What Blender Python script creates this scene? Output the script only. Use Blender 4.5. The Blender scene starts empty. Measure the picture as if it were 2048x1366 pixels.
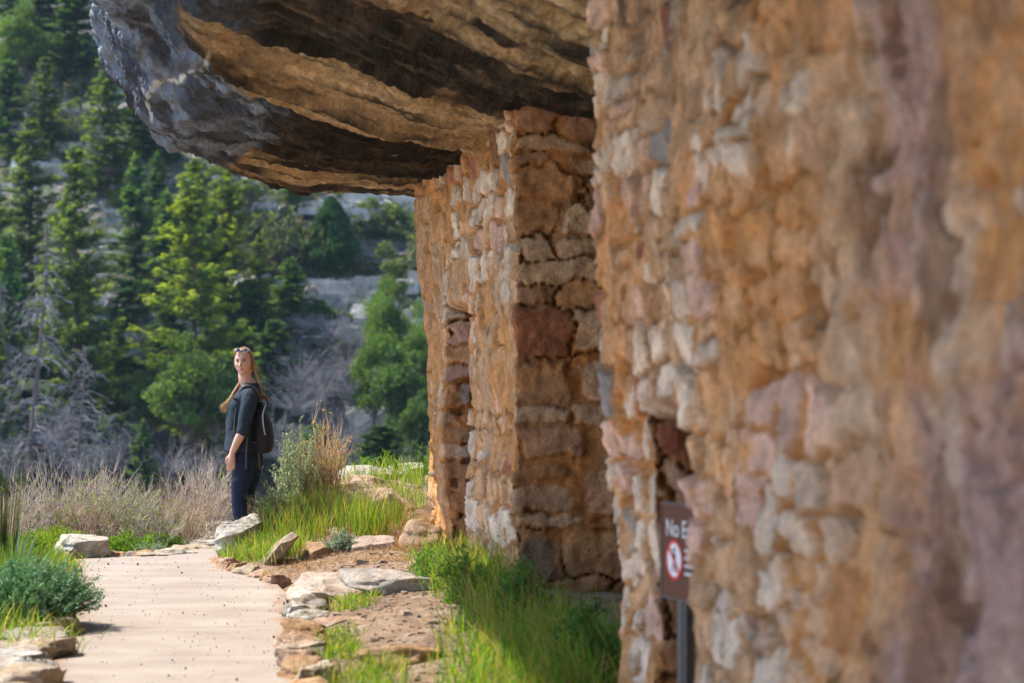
import bpy, math, random
import numpy as np
from mathutils import Vector, Matrix
R = math.radians
rng = np.random.default_rng(7)
random.seed(7)
scene = bpy.context.scene

# ------------------------------------------------------------------ camera, sky, sun
F = 85.0 / 36.0 * 2048          # focal length in photo pixels
HZ = 715.0                      # photo row of the horizon
EYE = 1.6
cam_d = bpy.data.cameras.new("camera")
cam = bpy.data.objects.new("camera", cam_d)
scene.collection.objects.link(cam)
cam.location = (0, 0, EYE)
cam.rotation_euler = (R(90) + math.atan((HZ - 683) / F), 0, 0)
cam_d.lens = 85
cam_d.sensor_width = 36
cam_d.clip_end = 6000
cam_d.dof.use_dof = True
cam_d.dof.focus_distance = 19.7
cam_d.dof.aperture_fstop = 2.6
scene.camera = cam
scene.render.resolution_x, scene.render.resolution_y = 1024, 683

SUN_EL, SUN_AZ = 52.0, -69.0
world = bpy.data.worlds.new("World")
scene.world = world
world.use_nodes = True
wn = world.node_tree
bg = wn.nodes["Background"]
sky = wn.nodes.new("ShaderNodeTexSky")
sky.sky_type = 'NISHITA'
sky.sun_disc = False
sky.sun_elevation = R(SUN_EL)
sky.sun_rotation = R(SUN_AZ)
sky.altitude = 2500
wn.links.new(sky.outputs[0], bg.inputs[0])
bg.inputs[1].default_value = 0.15
sl = bpy.data.lights.new("sun", 'SUN')
sl.energy = 3.3
sl.angle = R(0.5)
sl.color = (1.0, 0.93, 0.82)
sun = bpy.data.objects.new("sun", sl)
scene.collection.objects.link(sun)
sdir = Vector((math.sin(R(SUN_AZ)) * math.cos(R(SUN_EL)), math.cos(R(SUN_AZ)) * math.cos(R(SUN_EL)), math.sin(R(SUN_EL))))
sun.rotation_euler = sdir.to_track_quat('Z', 'Y').to_euler()
scene.view_settings.view_transform = 'Standard'
scene.view_settings.look = 'None'
scene.view_settings.gamma = 1
scene.view_settings.exposure = 1.55
scene.cycles.use_denoising = True
scene.cycles.max_bounces = 8
scene.cycles.diffuse_bounces = 5
scene.cycles.transparent_max_bounces = 8
scene.cycles.sample_clamp_indirect = 6

# ------------------------------------------------------------------ helpers
def at(px, py, D):
    """world point seen at photo pixel (px, py) at distance D"""
    return np.array(((px - 1024) / F * D, D, EYE + (HZ - py) / F * D))

def gx(px, D):
    return (px - 1024) / F * D

def hash3(i, j, k, s):
    h = (i.astype(np.int64) * 374761393 + j.astype(np.int64) * 668265263 + k.astype(np.int64) * 2147483647 + s * 974634777) & 0xffffffff
    h = ((h ^ (h >> 13)) * 1274126177) & 0xffffffff
    h = ((h ^ (h >> 16)) * 2246822519) & 0xffffffff
    return ((h ^ (h >> 15)) & 0xffff) / 65535.0

def vnoise(P, s=0):
    P = np.asarray(P, float)
    I = np.floor(P).astype(np.int64)
    f = P - I
    f = f * f * f * (f * (f * 6 - 15) + 10)
    out = 0
    for a in (0, 1):
        wa = f[:, 0] if a else 1 - f[:, 0]
        for b in (0, 1):
            wb = f[:, 1] if b else 1 - f[:, 1]
            for c in (0, 1):
                wc = f[:, 2] if c else 1 - f[:, 2]
                out = out + wa * wb * wc * hash3(I[:, 0] + a, I[:, 1] + b, I[:, 2] + c, s)
    return out * 2 - 1

def fbm(P, scale=1.0, oct=4, s=0, gain=0.5):
    P = np.asarray(P, float) * scale
    o, a, t = 0, 1.0, 0
    for k in range(oct):
        o = o + a * vnoise(P + 17.3 * k, s + k)
        t += a
        a *= gain
        P = P * 2.03
    return o / t * 1.6

def ridged(P, scale=1.0, oct=4, s=0):
    P = np.asarray(P, float) * scale
    o, a, t = 0, 1.0, 0
    for k in range(oct):
        o = o + a * (1 - 2 * np.abs(vnoise(P + 9.1 * k, s + k)))
        t += a; a *= 0.5
        P = P * 2.1
    return o / t

def sstep(a, b, x):
    t = np.clip((x - a) / (b - a), 0, 1)
    return t * t * (3 - 2 * t)

def lerp(a, b, t):
    return a + (b - a) * t

class B:
    """gathers geometry for ONE mesh"""
    def __init__(s):
        s.V, s.Fs, s.C, s.n = [], [], [], 0
    def add(s, V, Fc, col=(1, 1, 1)):
        V = np.asarray(V, float).reshape(-1, 3)
        for f in (Fc if isinstance(Fc, list) else [Fc]):
            f = np.asarray(f, dtype=np.int64)
            if len(f): s.Fs.append(f + s.n)
        col = np.asarray(col, float)
        if col.ndim == 1: col = np.tile(col, (len(V), 1))
        s.V.append(V); s.C.append(col); s.n += len(V)
        return s
    def mesh(s, name, mat, smooth=True):
        V = np.concatenate(s.V); C = np.concatenate(s.C)
        me = bpy.data.meshes.new(name)
        me.vertices.add(len(V)); me.vertices.foreach_set("co", V.astype(np.float32).ravel())
        tot = sum(f.size for f in s.Fs); nf = sum(len(f) for f in s.Fs)
        me.loops.add(tot); me.polygons.add(nf)
        li = np.concatenate([f.ravel() for f in s.Fs]).astype(np.int32)
        sizes = np.concatenate([np.full(len(f), f.shape[1]) for f in s.Fs]).astype(np.int32)
        st = np.concatenate([[0], np.cumsum(sizes)[:-1]]).astype(np.int32)
        me.loops.foreach_set("vertex_index", li)
        me.polygons.foreach_set("loop_start", st)
        me.polygons.foreach_set("loop_total", sizes)
        me.polygons.foreach_set("use_smooth", np.full(nf, smooth))
        at_ = me.color_attributes.new("Col", 'FLOAT_COLOR', 'POINT')
        at_.data.foreach_set("color", np.concatenate([C, np.ones((len(C), 1))], 1).astype(np.float32).ravel())
        me.materials.append(mat)
        me.update(calc_edges=True)
        return me

def link(name, me, parent=None, loc=None, rot=None, scale=None):
    o = bpy.data.objects.new(name, me)
    scene.collection.objects.link(o)
    if loc is not None: o.location = loc
    if rot is not None: o.rotation_euler = rot
    if scale is not None: o.scale = scale
    if parent is not None: o.parent = parent
    return o

def tag(o, label, cat=None, group=None, kind=None):
    if label: o["label"] = label
    if cat: o["category"] = cat
    if group: o["group"] = group
    if kind: o["kind"] = kind
    return o

def copy_tree(o, parent=None):
    c = o.copy(); scene.collection.objects.link(c)
    if parent is not None: c.parent = parent
    for ch in list(o.children): copy_tree(ch, c)
    return c

def grid_faces(nu, nv, wrap=False):
    i = np.arange(nu - 1)[:, None]; j = np.arange(nv if wrap else nv - 1)[None, :]
    j2 = (j + 1) % nv
    return np.stack(np.broadcast_arrays(i * nv + j, (i + 1) * nv + j, (i + 1) * nv + j2, i * nv + j2), -1).reshape(-1, 4)

def grid_normals(P):
    du = np.gradient(P, axis=0); dv = np.gradient(P, axis=1)
    n = np.cross(du, dv)
    return n / (np.linalg.norm(n, axis=-1, keepdims=True) + 1e-9)

def tubes(P, Rr, n=3):
    """P (M,k,3) polylines, Rr (M,k) radii -> V, faces"""
    P = np.asarray(P, float); Rr = np.asarray(Rr, float)
    M, k, _ = P.shape
    T = np.gradient(P, axis=1)
    T /= np.linalg.norm(T, axis=2, keepdims=True) + 1e-9
    ref = np.zeros_like(T); ref[..., 0] = 0.31; ref[..., 1] = 0.95; ref[..., 2] = 0.05
    bad = np.abs((T * ref).sum(-1)) > 0.9
    ref[bad] = (0.1, 0.1, 0.98)
    A = np.cross(T, ref); A /= np.linalg.norm(A, axis=2, keepdims=True) + 1e-9
    Bn = np.cross(T, A)
    th = np.arange(n) * 2 * math.pi / n
    V = P[:, :, None, :] + Rr[:, :, None, None] * (A[:, :, None, :] * np.cos(th)[:, None] + Bn[:, :, None, :] * np.sin(th)[:, None])
    f = grid_faces(k, n, True)
    Fc = (f[None] + (np.arange(M) * k * n)[:, None, None]).reshape(-1, 4)
    return V.reshape(-1, 3), Fc

def limb(b, pts, radii, n=14, sub=5, col=(1, 1, 1), flat=None):
    """smooth capped tapering tube through pts"""
    pts = np.asarray(pts, float); radii = np.asarray(radii, float)
    k = len(pts)
    t = np.linspace(0, k - 1, (k - 1) * sub + 1)
    def cr(A):
        i = np.clip(t.astype(int), 0, k - 2); f = (t - i)
        f = f.reshape((-1,) + (1,) * (A.ndim - 1))
        p0 = A[np.clip(i - 1, 0, k - 1)]; p1 = A[i]; p2 = A[i + 1]; p3 = A[np.clip(i + 2, 0, k - 1)]
        return 0.5 * (2 * p1 + (p2 - p0) * f + (2 * p0 - 5 * p1 + 4 * p2 - p3) * f * f + (3 * p1 - p0 - 3 * p2 + p3) * f ** 3)
    P = cr(pts); r = cr(radii)
    # round caps
    d0 = P[0] - P[1]; d0 /= np.linalg.norm(d0); d1 = P[-1] - P[-2]; d1 /= np.linalg.norm(d1)
    P = np.concatenate([[P[0] + d0 * r[0] * 0.8], [P[0] + d0 * r[0] * 0.5], P, [P[-1] + d1 * r[-1] * 0.5], [P[-1] + d1 * r[-1] * 0.8]])
    r = np.concatenate([[r[0] * 0.15, r[0] * 0.8], r, [r[-1] * 0.8, r[-1] * 0.15]])
    V, Fc = tubes(P[None], r[None], n)
    m = len(P)
    if flat is not None:
        c = np.repeat(P, n, axis=0); V = c + (V - c) * np.asarray(flat)
    b.add(V, [Fc, np.array([list(range(n))[::-1]]), np.array([[(m - 1) * n + i for i in range(n)]])], col)

def loft(b, secs, n=28, sub=4, col=(1, 1, 1), power=2.0):
    """secs rows: (z, xc, rx, yc, ry) horizontal ellipses, smooth interpolation"""
    S = np.asarray(secs, float); k = len(S)
    t = np.linspace(0, k - 1, (k - 1) * sub + 1)
    i = np.clip(t.astype(int), 0, k - 2); f = (t - i)[:, None]
    p0 = S[np.clip(i - 1, 0, k - 1)]; p1 = S[i]; p2 = S[i + 1]; p3 = S[np.clip(i + 2, 0, k - 1)]
    S = 0.5 * (2 * p1 + (p2 - p0) * f + (2 * p0 - 5 * p1 + 4 * p2 - p3) * f * f + (3 * p1 - p0 - 3 * p2 + p3) * f ** 3)
    th = np.arange(n) * 2 * math.pi / n
    c, s_ = np.cos(th), np.sin(th)
    c = np.sign(c) * np.abs(c) ** (2 / power); s_ = np.sign(s_) * np.abs(s_) ** (2 / power)
    V = np.stack([S[:, 1:2] + S[:, 2:3] * c, S[:, 3:4] + S[:, 4:5] * s_, np.repeat(S[:, 0:1], n, 1)], -1)
    m = len(S)
    b.add(V, [grid_faces(m, n, True)[:, ::-1], np.array([list(range(n))]), np.array([[(m - 1) * n + q for q in range(n)][::-1]])], col)

def sphere(b, c, r, n=20, m=12, col=(1, 1, 1), M=None):
    th = np.linspace(0, math.pi, m + 1)[:, None]; ph = np.arange(n)[None] * 2 * math.pi / n
    V = np.stack([np.sin(th) * np.cos(ph), np.sin(th) * np.sin(ph), np.cos(th) * np.ones_like(ph)], -1).reshape(-1, 3) * np.asarray(r)
    if M is not None: V = V @ np.asarray(M).T
    b.add(V + np.asarray(c), grid_faces(m + 1, n, True)[:, ::-1], col)

def box(b, c, s, col=(1, 1, 1), M=None):
    V = np.array([(x, y, z) for x in (-.5, .5) for y in (-.5, .5) for z in (-.5, .5)]) * np.asarray(s)
    if M is not None: V = V @ np.asarray(M).T
    b.add(V + np.asarray(c), np.array([(0, 1, 3, 2), (4, 6, 7, 5), (0, 4, 5, 1), (2, 3, 7, 6), (0, 2, 6, 4), (1, 5, 7, 3)]), col)

# ------------------------------------------------------------------ materials
def nodes(name):
    m = bpy.data.materials.new(name); m.use_nodes = True
    nt = m.node_tree; p = nt.nodes["Principled BSDF"]
    return m, nt, p

def mat_rock(name, rough=0.9, fine=40.0, bump=0.5, var=0.35, dist=0.01, mid=7.0, tint=(1, 1, 1), spec=0.25, objvar=0.0):
    """colour from the mesh's own stone colours, varied by procedural noise"""
    m, nt, p = nodes(name); L = nt.links.new
    a = nt.nodes.new("ShaderNodeVertexColor"); a.layer_name = "Col"
    tc = nt.nodes.new("ShaderNodeTexCoord")
    n1 = nt.nodes.new("ShaderNodeTexNoise"); n1.inputs["Scale"].default_value = mid; n1.inputs["Detail"].default_value = 8; n1.inputs["Roughness"].default_value = 0.65
    n2 = nt.nodes.new("ShaderNodeTexNoise"); n2.inputs["Scale"].default_value = fine; n2.inputs["Detail"].default_value = 6; n2.inputs["Roughness"].default_value = 0.7
    L(tc.outputs["Object"], n1.inputs["Vector"]); L(tc.outputs["Object"], n2.inputs["Vector"])
    mr = nt.nodes.new("ShaderNodeMapRange"); mr.inputs[1].default_value = 0.3; mr.inputs[2].default_value = 0.7
    mr.inputs[3].default_value = 1 - var; mr.inputs[4].default_value = 1 + var
    L(n1.outputs["Fac"], mr.inputs[0])
    mr2 = nt.nodes.new("ShaderNodeMapRange"); mr2.inputs[1].default_value = 0.3; mr2.inputs[2].default_value = 0.7
    mr2.inputs[3].default_value = 1 - var * 0.6; mr2.inputs[4].default_value = 1 + var * 0.6
    L(n2.outputs["Fac"], mr2.inputs[0])
    mu = nt.nodes.new("ShaderNodeMath"); mu.operation = 'MULTIPLY'
    L(mr.outputs[0], mu.inputs[0]); L(mr2.outputs[0], mu.inputs[1])
    last = mu.outputs[0]
    if objvar:
        oi = nt.nodes.new("ShaderNodeObjectInfo")
        m3 = nt.nodes.new("ShaderNodeMapRange"); m3.inputs[3].default_value = 1 - objvar; m3.inputs[4].default_value = 1 + objvar
        L(oi.outputs["Random"], m3.inputs[0])
        q = nt.nodes.new("ShaderNodeMath"); q.operation = 'MULTIPLY'; L(last, q.inputs[0]); L(m3.outputs[0], q.inputs[1]); last = q.outputs[0]
    vm = nt.nodes.new("ShaderNodeVectorMath"); vm.operation = 'SCALE'
    L(a.outputs["Color"], vm.inputs[0]); L(last, vm.inputs["Scale"])
    vt = nt.nodes.new("ShaderNodeVectorMath"); vt.operation = 'MULTIPLY'; vt.inputs[1].default_value = tint
    L(vm.outputs[0], vt.inputs[0]); L(vt.outputs[0], p.inputs["Base Color"])
    p.inputs["Roughness"].default_value = rough
    p.inputs["Specular IOR Level"].default_value = spec
    bp = nt.nodes.new("ShaderNodeBump"); bp.inputs["Strength"].default_value = bump; bp.inputs["Distance"].default_value = dist
    ad = nt.nodes.new("ShaderNodeMath"); ad.operation = 'ADD'
    L(n1.outputs["Fac"], ad.inputs[0]); L(n2.outputs["Fac"], ad.inputs[1]); L(ad.outputs[0], bp.inputs["Height"])
    L(bp.outputs[0], p.inputs["Normal"])
    return m

def mat_leaf(name, trans=0.4, rough=0.6, objvar=0.2, tcol=(1.15, 1.25, 0.5)):
    m, nt, p = nodes(name); L = nt.links.new
    a = nt.nodes.new("ShaderNodeVertexColor"); a.layer_name = "Col"
    oi = nt.nodes.new("ShaderNodeObjectInfo")
    m3 = nt.nodes.new("ShaderNodeMapRange"); m3.inputs[3].default_value = 1 - objvar; m3.inputs[4].default_value = 1 + objvar
    L(oi.outputs["Random"], m3.inputs[0])
    vm = nt.nodes.new("ShaderNodeVectorMath"); vm.operation = 'SCALE'
    L(a.outputs["Color"], vm.inputs[0]); L(m3.outputs[0], vm.inputs["Scale"])
    L(vm.outputs[0], p.inputs["Base Color"])
    p.inputs["Roughness"].default_value = rough; p.inputs["Specular IOR Level"].default_value = 0.25
    tr = nt.nodes.new("ShaderNodeBsdfTranslucent")
    vt = nt.nodes.new("ShaderNodeVectorMath"); vt.operation = 'MULTIPLY'; vt.inputs[1].default_value = tcol
    L(vm.outputs[0], vt.inputs[0]); L(vt.outputs[0], tr.inputs["Color"])
    mx = nt.nodes.new("ShaderNodeMixShader"); mx.inputs[0].default_value = trans
    L(p.outputs[0], mx.inputs[1]); L(tr.outputs[0], mx.inputs[2])
    L(mx.outputs[0], nt.nodes["Material Output"].inputs["Surface"])
    return m

def mat_plain(name, col, rough=0.6, spec=0.4, metal=0.0, nscale=60, nvar=0.15, bump=0.1, dist=0.003, sss=0):
    m, nt, p = nodes(name); L = nt.links.new
    tc = nt.nodes.new("ShaderNodeTexCoord")
    n1 = nt.nodes.new("ShaderNodeTexNoise"); n1.inputs["Scale"].default_value = nscale; n1.inputs["Detail"].default_value = 5
    L(tc.outputs["Object"], n1.inputs["Vector"])
    mr = nt.nodes.new("ShaderNodeMapRange"); mr.inputs[1].default_value = 0.3; mr.inputs[2].default_value = 0.7
    mr.inputs[3].default_value = 1 - nvar; mr.inputs[4].default_value = 1 + nvar
    L(n1.outputs["Fac"], mr.inputs[0])
    vm = nt.nodes.new("ShaderNodeVectorMath"); vm.operation = 'SCALE'; vm.inputs[0].default_value = col
    L(mr.outputs[0], vm.inputs["Scale"]); L(vm.outputs[0], p.inputs["Base Color"])
    p.inputs["Roughness"].default_value = rough; p.inputs["Specular IOR Level"].default_value = spec; p.inputs["Metallic"].default_value = metal
    if sss: p.inputs["Subsurface Weight"].default_value = sss; p.inputs["Subsurface Radius"].default_value = (0.02, 0.008, 0.004)
    bp = nt.nodes.new("ShaderNodeBump"); bp.inputs["Strength"].default_value = bump; bp.inputs["Distance"].default_value = dist
    L(n1.outputs["Fac"], bp.inputs["Height"]); L(bp.outputs[0], p.inputs["Normal"])
    return m

M_wall = mat_rock("masonry", fine=48, bump=0.9, var=0.42, dist=0.02, mid=7)
M_cliff = mat_rock("overhang_rock", rough=0.55, fine=26, bump=1.0, var=0.5, dist=0.05, mid=5.5, spec=0.5)
M_stone = mat_rock("limestone", fine=45, bump=1.0, var=0.36, dist=0.02, mid=10, objvar=0.14)
M_soil = mat_rock("soil", fine=70, bump=1.0, var=0.5, dist=0.03, mid=11)
M_slope = mat_rock("canyon_slope", fine=3.5, bump=0.9, var=0.45, dist=0.25, mid=0.6)
M_bark = mat_rock("bark", fine=25, bump=0.8, var=0.3, dist=0.02, mid=5, objvar=0.15)
M_twig = mat_rock("twigs", fine=60, bump=0.2, var=0.2, dist=0.002, mid=10)
M_needle = mat_leaf("needles", trans=0.45, objvar=0.18, tcol=(1.35, 1.35, 0.4))
M_leaf = mat_leaf("leaves", trans=0.5, objvar=0.12, tcol=(1.2, 1.25, 0.35))
M_sage = mat_leaf("sage_leaves", trans=0.25, objvar=0.1, tcol=(1.1, 1.15, 0.8))
M_grass = mat_leaf("grass_blades", trans=0.5, objvar=0.0, tcol=(1.3, 1.3, 0.4))
M_straw = mat_leaf("straw", trans=0.3, objvar=0.0, tcol=(1, 1, 1))

# ------------------------------------------------------------------ haze over the canyon
hb = B(); box(hb, (0, 780, 20), (1000, 1640, 104))
mh = bpy.data.materials.new("haze"); mh.use_nodes = True
mh.node_tree.nodes.clear()
ho = mh.node_tree.nodes.new("ShaderNodeOutputMaterial"); hv_ = mh.node_tree.nodes.new("ShaderNodeVolumePrincipled")
hv_.inputs["Color"].default_value = (0.50, 0.74, 1.0, 1); hv_.inputs["Density"].default_value = 0.00022; hv_.inputs["Anisotropy"].default_value = 0.2
mh.node_tree.links.new(hv_.outputs[0], ho.inputs["Volume"])
tag(link("haze", hb.mesh("haze", mh, False)), "thin blue haze filling the canyon", kind="stuff")

# ------------------------------------------------------------------ near ground
PATH_L = np.array([(-3, 0.35 - 1.3), (0, -1.25), (4, -1.55), (8, -1.95), (12, gx(90, 12)), (14.5, gx(148, 14.5)), (17, gx(160, 17)), (19.15, gx(150, 19.15))])   # D, x
PATH_R = np.array([(-3, 0.35), (0, 0.1), (4, -0.3), (8, -0.72), (12, gx(602, 12)), (14.5, gx(575, 14.5)), (16.4, gx(572, 16.4)), (17.3, gx(548, 17.3)), (18.0, gx(490, 18.0)), (18.6, gx(440, 18.6)), (19.7, gx(452, 19.7)), (21.5, gx(480, 21.5))])
FAR_EDGE = [(19.15, gx(150, 19.15)), (19.4, gx(230, 19.4)), (19.45, gx(330, 19.45)), (20.2, gx(400, 20.2)), (21.5, gx(448, 21.5))]

def ground_h(x, y):
    xl = np.interp(y, PATH_L[:, 0], PATH_L[:, 1]); xr = np.interp(y, PATH_R[:, 0], PATH_R[:, 1])
    inside = sstep(-0.28, 0.0, x - xl) * sstep(-0.28, 0.0, xr - x)
    P = np.stack([x, y, 0 * x], -1)
    h = 0.03 + 0.035 * fbm(P, 1.3, 4, 3) + 0.012 * fbm(P, 9, 3, 5)
    mound = sstep(18.4, 21.6, y) * sstep(-2.35, -1.5, x + 0.12 * (y - 20)) * sstep(6, 1.5, x)
    h = h + mound * (0.36 + 0.05 * fbm(P, 3, 3, 9))
    h = h + 0.10 * sstep(-1.3, -0.6, x - (0.0 - 0.149 * (y - 15))) * sstep(9, 12, y)
    h = h * (1 - inside * (y < 21.6)) + inside * (y < 21.6) * (-0.03)
    edge = 22.4 + 0.5 * vnoise(np.stack([x * 0.6, 0 * x, 0 * x], -1), 4)
    drop = np.maximum(0, y - edge)
    h = h - 0.28 * np.minimum(drop, 1.2) ** 1.5 - np.maximum(0, drop - 1.0) * 0.75
    ledge = np.maximum(0, -x - 6.5)
    h = h - ledge * 0.35
    return h

ys = np.concatenate([np.linspace(-8, 9, 60), np.linspace(9.08, 23.5, 330), np.linspace(23.7, 34, 30)])
xs = np.concatenate([np.linspace(-16, -5.2, 40), np.linspace(-5.15, 1.8, 230), np.linspace(2, 8, 14)])
X, Y = np.meshgrid(xs, ys, indexing='ij')
H = ground_h(X.ravel(), Y.ravel())
P = np.stack([X.ravel(), Y.ravel(), H], -1)
c1 = np.array((0.38, 0.25, 0.155)); c2 = np.array((0.28, 0.18, 0.115)); c3 = np.array((0.46, 0.34, 0.24))
w = sstep(-0.5, 0.5, fbm(P, 1.7, 4, 11))[:, None]; w2 = sstep(0.0, 0.6, fbm(P, 4, 3, 12))[:, None]
gc = lerp(lerp(c1, c2, w), c3, w2 * 0.7)
b = B().add(P, grid_faces(len(xs), len(ys)), gc)
tag(link("ground", b.mesh("ground", M_soil)), "reddish dry soil beside the path and around the ruin", kind="structure")

# concrete path sheet
mp, nt, p = nodes("concrete"); L = nt.links.new
tc = nt.nodes.new("ShaderNodeTexCoord")
nA = nt.nodes.new("ShaderNodeTexNoise"); nA.inputs["Scale"].default_value = 2.1; nA.inputs["Detail"].default_value = 9; nA.inputs["Roughness"].default_value = 0.65
nB = nt.nodes.new("ShaderNodeTexNoise"); nB.inputs["Scale"].default_value = 130; nB.inputs["Detail"].default_value = 4
mpg = nt.nodes.new("ShaderNodeMapping"); mpg.inputs["Scale"].default_value = (1.0, 2.2, 1)
nC = nt.nodes.new("ShaderNodeTexNoise"); nC.inputs["Scale"].default_value = 1.5; nC.inputs["Detail"].default_value = 6
L(tc.outputs["Object"], nA.inputs["Vector"]); L(tc.outputs["Object"], nB.inputs["Vector"]); L(tc.outputs["Object"], mpg.inputs[0]); L(mpg.outputs[0], nC.inputs["Vector"])
cr = nt.nodes.new("ShaderNodeValToRGB")
cr.color_ramp.elements[0].position = 0.3; cr.color_ramp.elements[0].color = (0.26, 0.20, 0.155, 1)
cr.color_ramp.elements[1].position = 0.68; cr.color_ramp.elements[1].color = (0.40, 0.335, 0.275, 1)
av = nt.nodes.new("ShaderNodeMath"); av.operation = 'ADD'; L(nA.outputs["Fac"], av.inputs[0]); L(nC.outputs["Fac"], av.inputs[1])
hv = nt.nodes.new("ShaderNodeMath"); hv.operation = 'MULTIPLY'; hv.inputs[1].default_value = 0.5; L(av.outputs[0], hv.inputs[0]); L(hv.outputs[0], cr.inputs[0])
sp = nt.nodes.new("ShaderNodeMapRange"); sp.inputs[1].default_value = 0.35; sp.inputs[2].default_value = 0.65; sp.inputs[3].default_value = 0.86; sp.inputs[4].default_value = 1.1
L(nB.outputs["Fac"], sp.inputs[0])
vm = nt.nodes.new("ShaderNodeVectorMath"); vm.operation = 'SCALE'; L(cr.outputs[0], vm.inputs[0]); L(sp.outputs[0], vm.inputs["Scale"])
vc = nt.nodes.new("ShaderNodeVertexColor"); vc.layer_name = "Col"
v2 = nt.nodes.new("ShaderNodeVectorMath"); v2.operation = 'MULTIPLY'; L(vm.outputs[0], v2.inputs[0]); L(vc.outputs[0], v2.inputs[1])
L(v2.outputs[0], p.inputs["Base Color"]); p.inputs["Roughness"].default_value = 0.85
bp = nt.nodes.new("ShaderNodeBump"); bp.inputs["Strength"].default_value = 0.35; bp.inputs["Distance"].default_value = 0.006
L(nB.outputs["Fac"], bp.inputs["Height"]); L(bp.outputs[0], p.inputs["Normal"])
M_conc = mp
ds = np.concatenate([np.linspace(-3, 9.9, 40), np.linspace(10, 21.5, 900)])
us = np.linspace(0, 1, 90)
Lx = np.interp(ds, PATH_L[:, 0], PATH_L[:, 1]); Rx = np.interp(ds, PATH_R[:, 0], PATH_R[:, 1])
fe = np.array(FAR_EDGE)
Lx = np.where(ds > 19.15, np.interp(ds, np.maximum.accumulate(fe[:, 0]) + np.arange(5) * 1e-4, fe[:, 1]), Lx)
PX = Lx[:, None] + (Rx - Lx)[:, None] * us[None]
PY = np.repeat(ds[:, None], len(us), 1)
PP = np.stack([PX.ravel(), PY.ravel(), 0 * PX.ravel()], -1)
z = 0.003 * fbm(PP, 1.1, 3, 21)
col = np.ones((len(PP), 3))
# cracks / control joints across the slab
for D0, w0, amp, u0, u1 in ((11.9, .006, .03, .2, 1), (12.95, .008, .05, .35, .95), (14.35, .011, .03, .02, 1), (15.7, .007, .06, .05, .98), (16.35, .005, .05, .3, .9), (17.1, .008, .05, 0, .8), (18.2, .006, .06, 0.1, 1), (18.75, .006, .05, 0.05, .7)):
    line = D0 + 1.6 * amp * fbm(np.stack([PP[:, 0], 0 * z + D0, 0 * z], -1), 1.5, 4, 31) + 0.10 * (PP[:, 0] + 2)
    d = np.abs(PP[:, 1] - line); m_ = np.exp(-(d / w0) ** 2) * sstep(u0 - .05, u0 + .05, np.tile(us, len(ds))) * sstep(u1 + .05, u1 - .05, np.tile(us, len(ds)))
    m_ = m_ * sstep(-.55, .1, fbm(PP, 1.3, 3, int(D0 * 7))); z -= 0.004 * m_; col *= (1 - 0.55 * m_)[:, None]
uu = np.tile(us, len(ds)); dirt = np.clip(sstep(0.10, 0.0, uu + 0.04 * fbm(PP, 4, 3, 41)) + sstep(0.90, 1.0, uu + 0.04 * fbm(PP, 4, 3, 42)), 0, 1)[:, None]
col = lerp(col, np.array((0.85, 0.68, 0.52)), dirt * 0.85)
PP[:, 2] = z + 0.004
b = B().add(PP, grid_faces(len(ds), len(us)), col)
tag(link("path", b.mesh("path", M_conc)), "pale pinkish concrete footpath with fine cracks across it", kind="structure")

# ------------------------------------------------------------------ rocks
def rock_geo(size, seed, n=14, flat=0.0, cuts=9, rough=0.035, ccol=(0.5, 0.4, 0.3), ccol2=None, round_=0.35):
    r = np.random.default_rng(seed)
    g = np.linspace(-1, 1, n)
    V, Fc, off = [], [], 0
    for ax in range(3):
        for sgn in (-1, 1):
            A_, B_ = np.meshgrid(g, g, indexing='ij')
            q = np.zeros((n, n, 3)); q[..., ax] = sgn; q[..., (ax + 1) % 3] = A_; q[..., (ax + 2) % 3] = B_
            f = grid_faces(n, n)
            if sgn < 0: f = f[:, ::-1]
            V.append(q.reshape(-1, 3)); Fc.append(f + off); off += n * n
    V = np.concatenate(V); Fc = np.concatenate(Fc)
    # weld shared seams by value
    key = np.round(V, 5); uq, inv = np.unique(key, axis=0, return_inverse=True); inv = inv.ravel()
    V = uq; Fc = inv[Fc]
    S = V / np.linalg.norm(V, axis=1, keepdims=True) * 1.25
    V = lerp(V, S, round_)
    for k in range(cuts):
        nv = r.normal(size=3); nv /= np.linalg.norm(nv)
        d = r.uniform(0.72, 1.05)
        ex = V @ nv - d
        V = V - np.where(ex > 0, ex, 0)[:, None] * nv
    V = V * np.asarray(size) * 0.5
    N = V / (np.linalg.norm(V, axis=1, keepdims=True) + 1e-9)
    sc = 1 / max(0.15, float(np.mean(size)))
    so = r.uniform(0, 100, 3)
    V = V + N * (fbm(V + so, 3.0 * sc, 4, 5)[:, None] * rough * float(np.mean(size)) * 1.2)
    # bedding layers
    V[:, :2] += N[:, :2] * (0.35 * rough * float(np.mean(size)) * np.sign(vnoise(np.stack([0 * V[:, 0] + so[0], V[:, 0] * sc, V[:, 2] * 14 * sc], -1), 3)))[:, None]
    c = np.array(ccol, float); c2 = np.array(ccol2 if ccol2 is not None else c * np.array((0.82, 0.72, 0.6)))
    w = sstep(-0.4, 0.5, fbm(V + so, 5 * sc, 4, 8))[:, None]
    w2 = sstep(0.25, 0.6, fbm(V + so, 9 * sc, 3, 18))[:, None]
    return V, Fc, lerp(lerp(c, c2, w), c * 0.7, w2 * 0.5)

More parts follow.
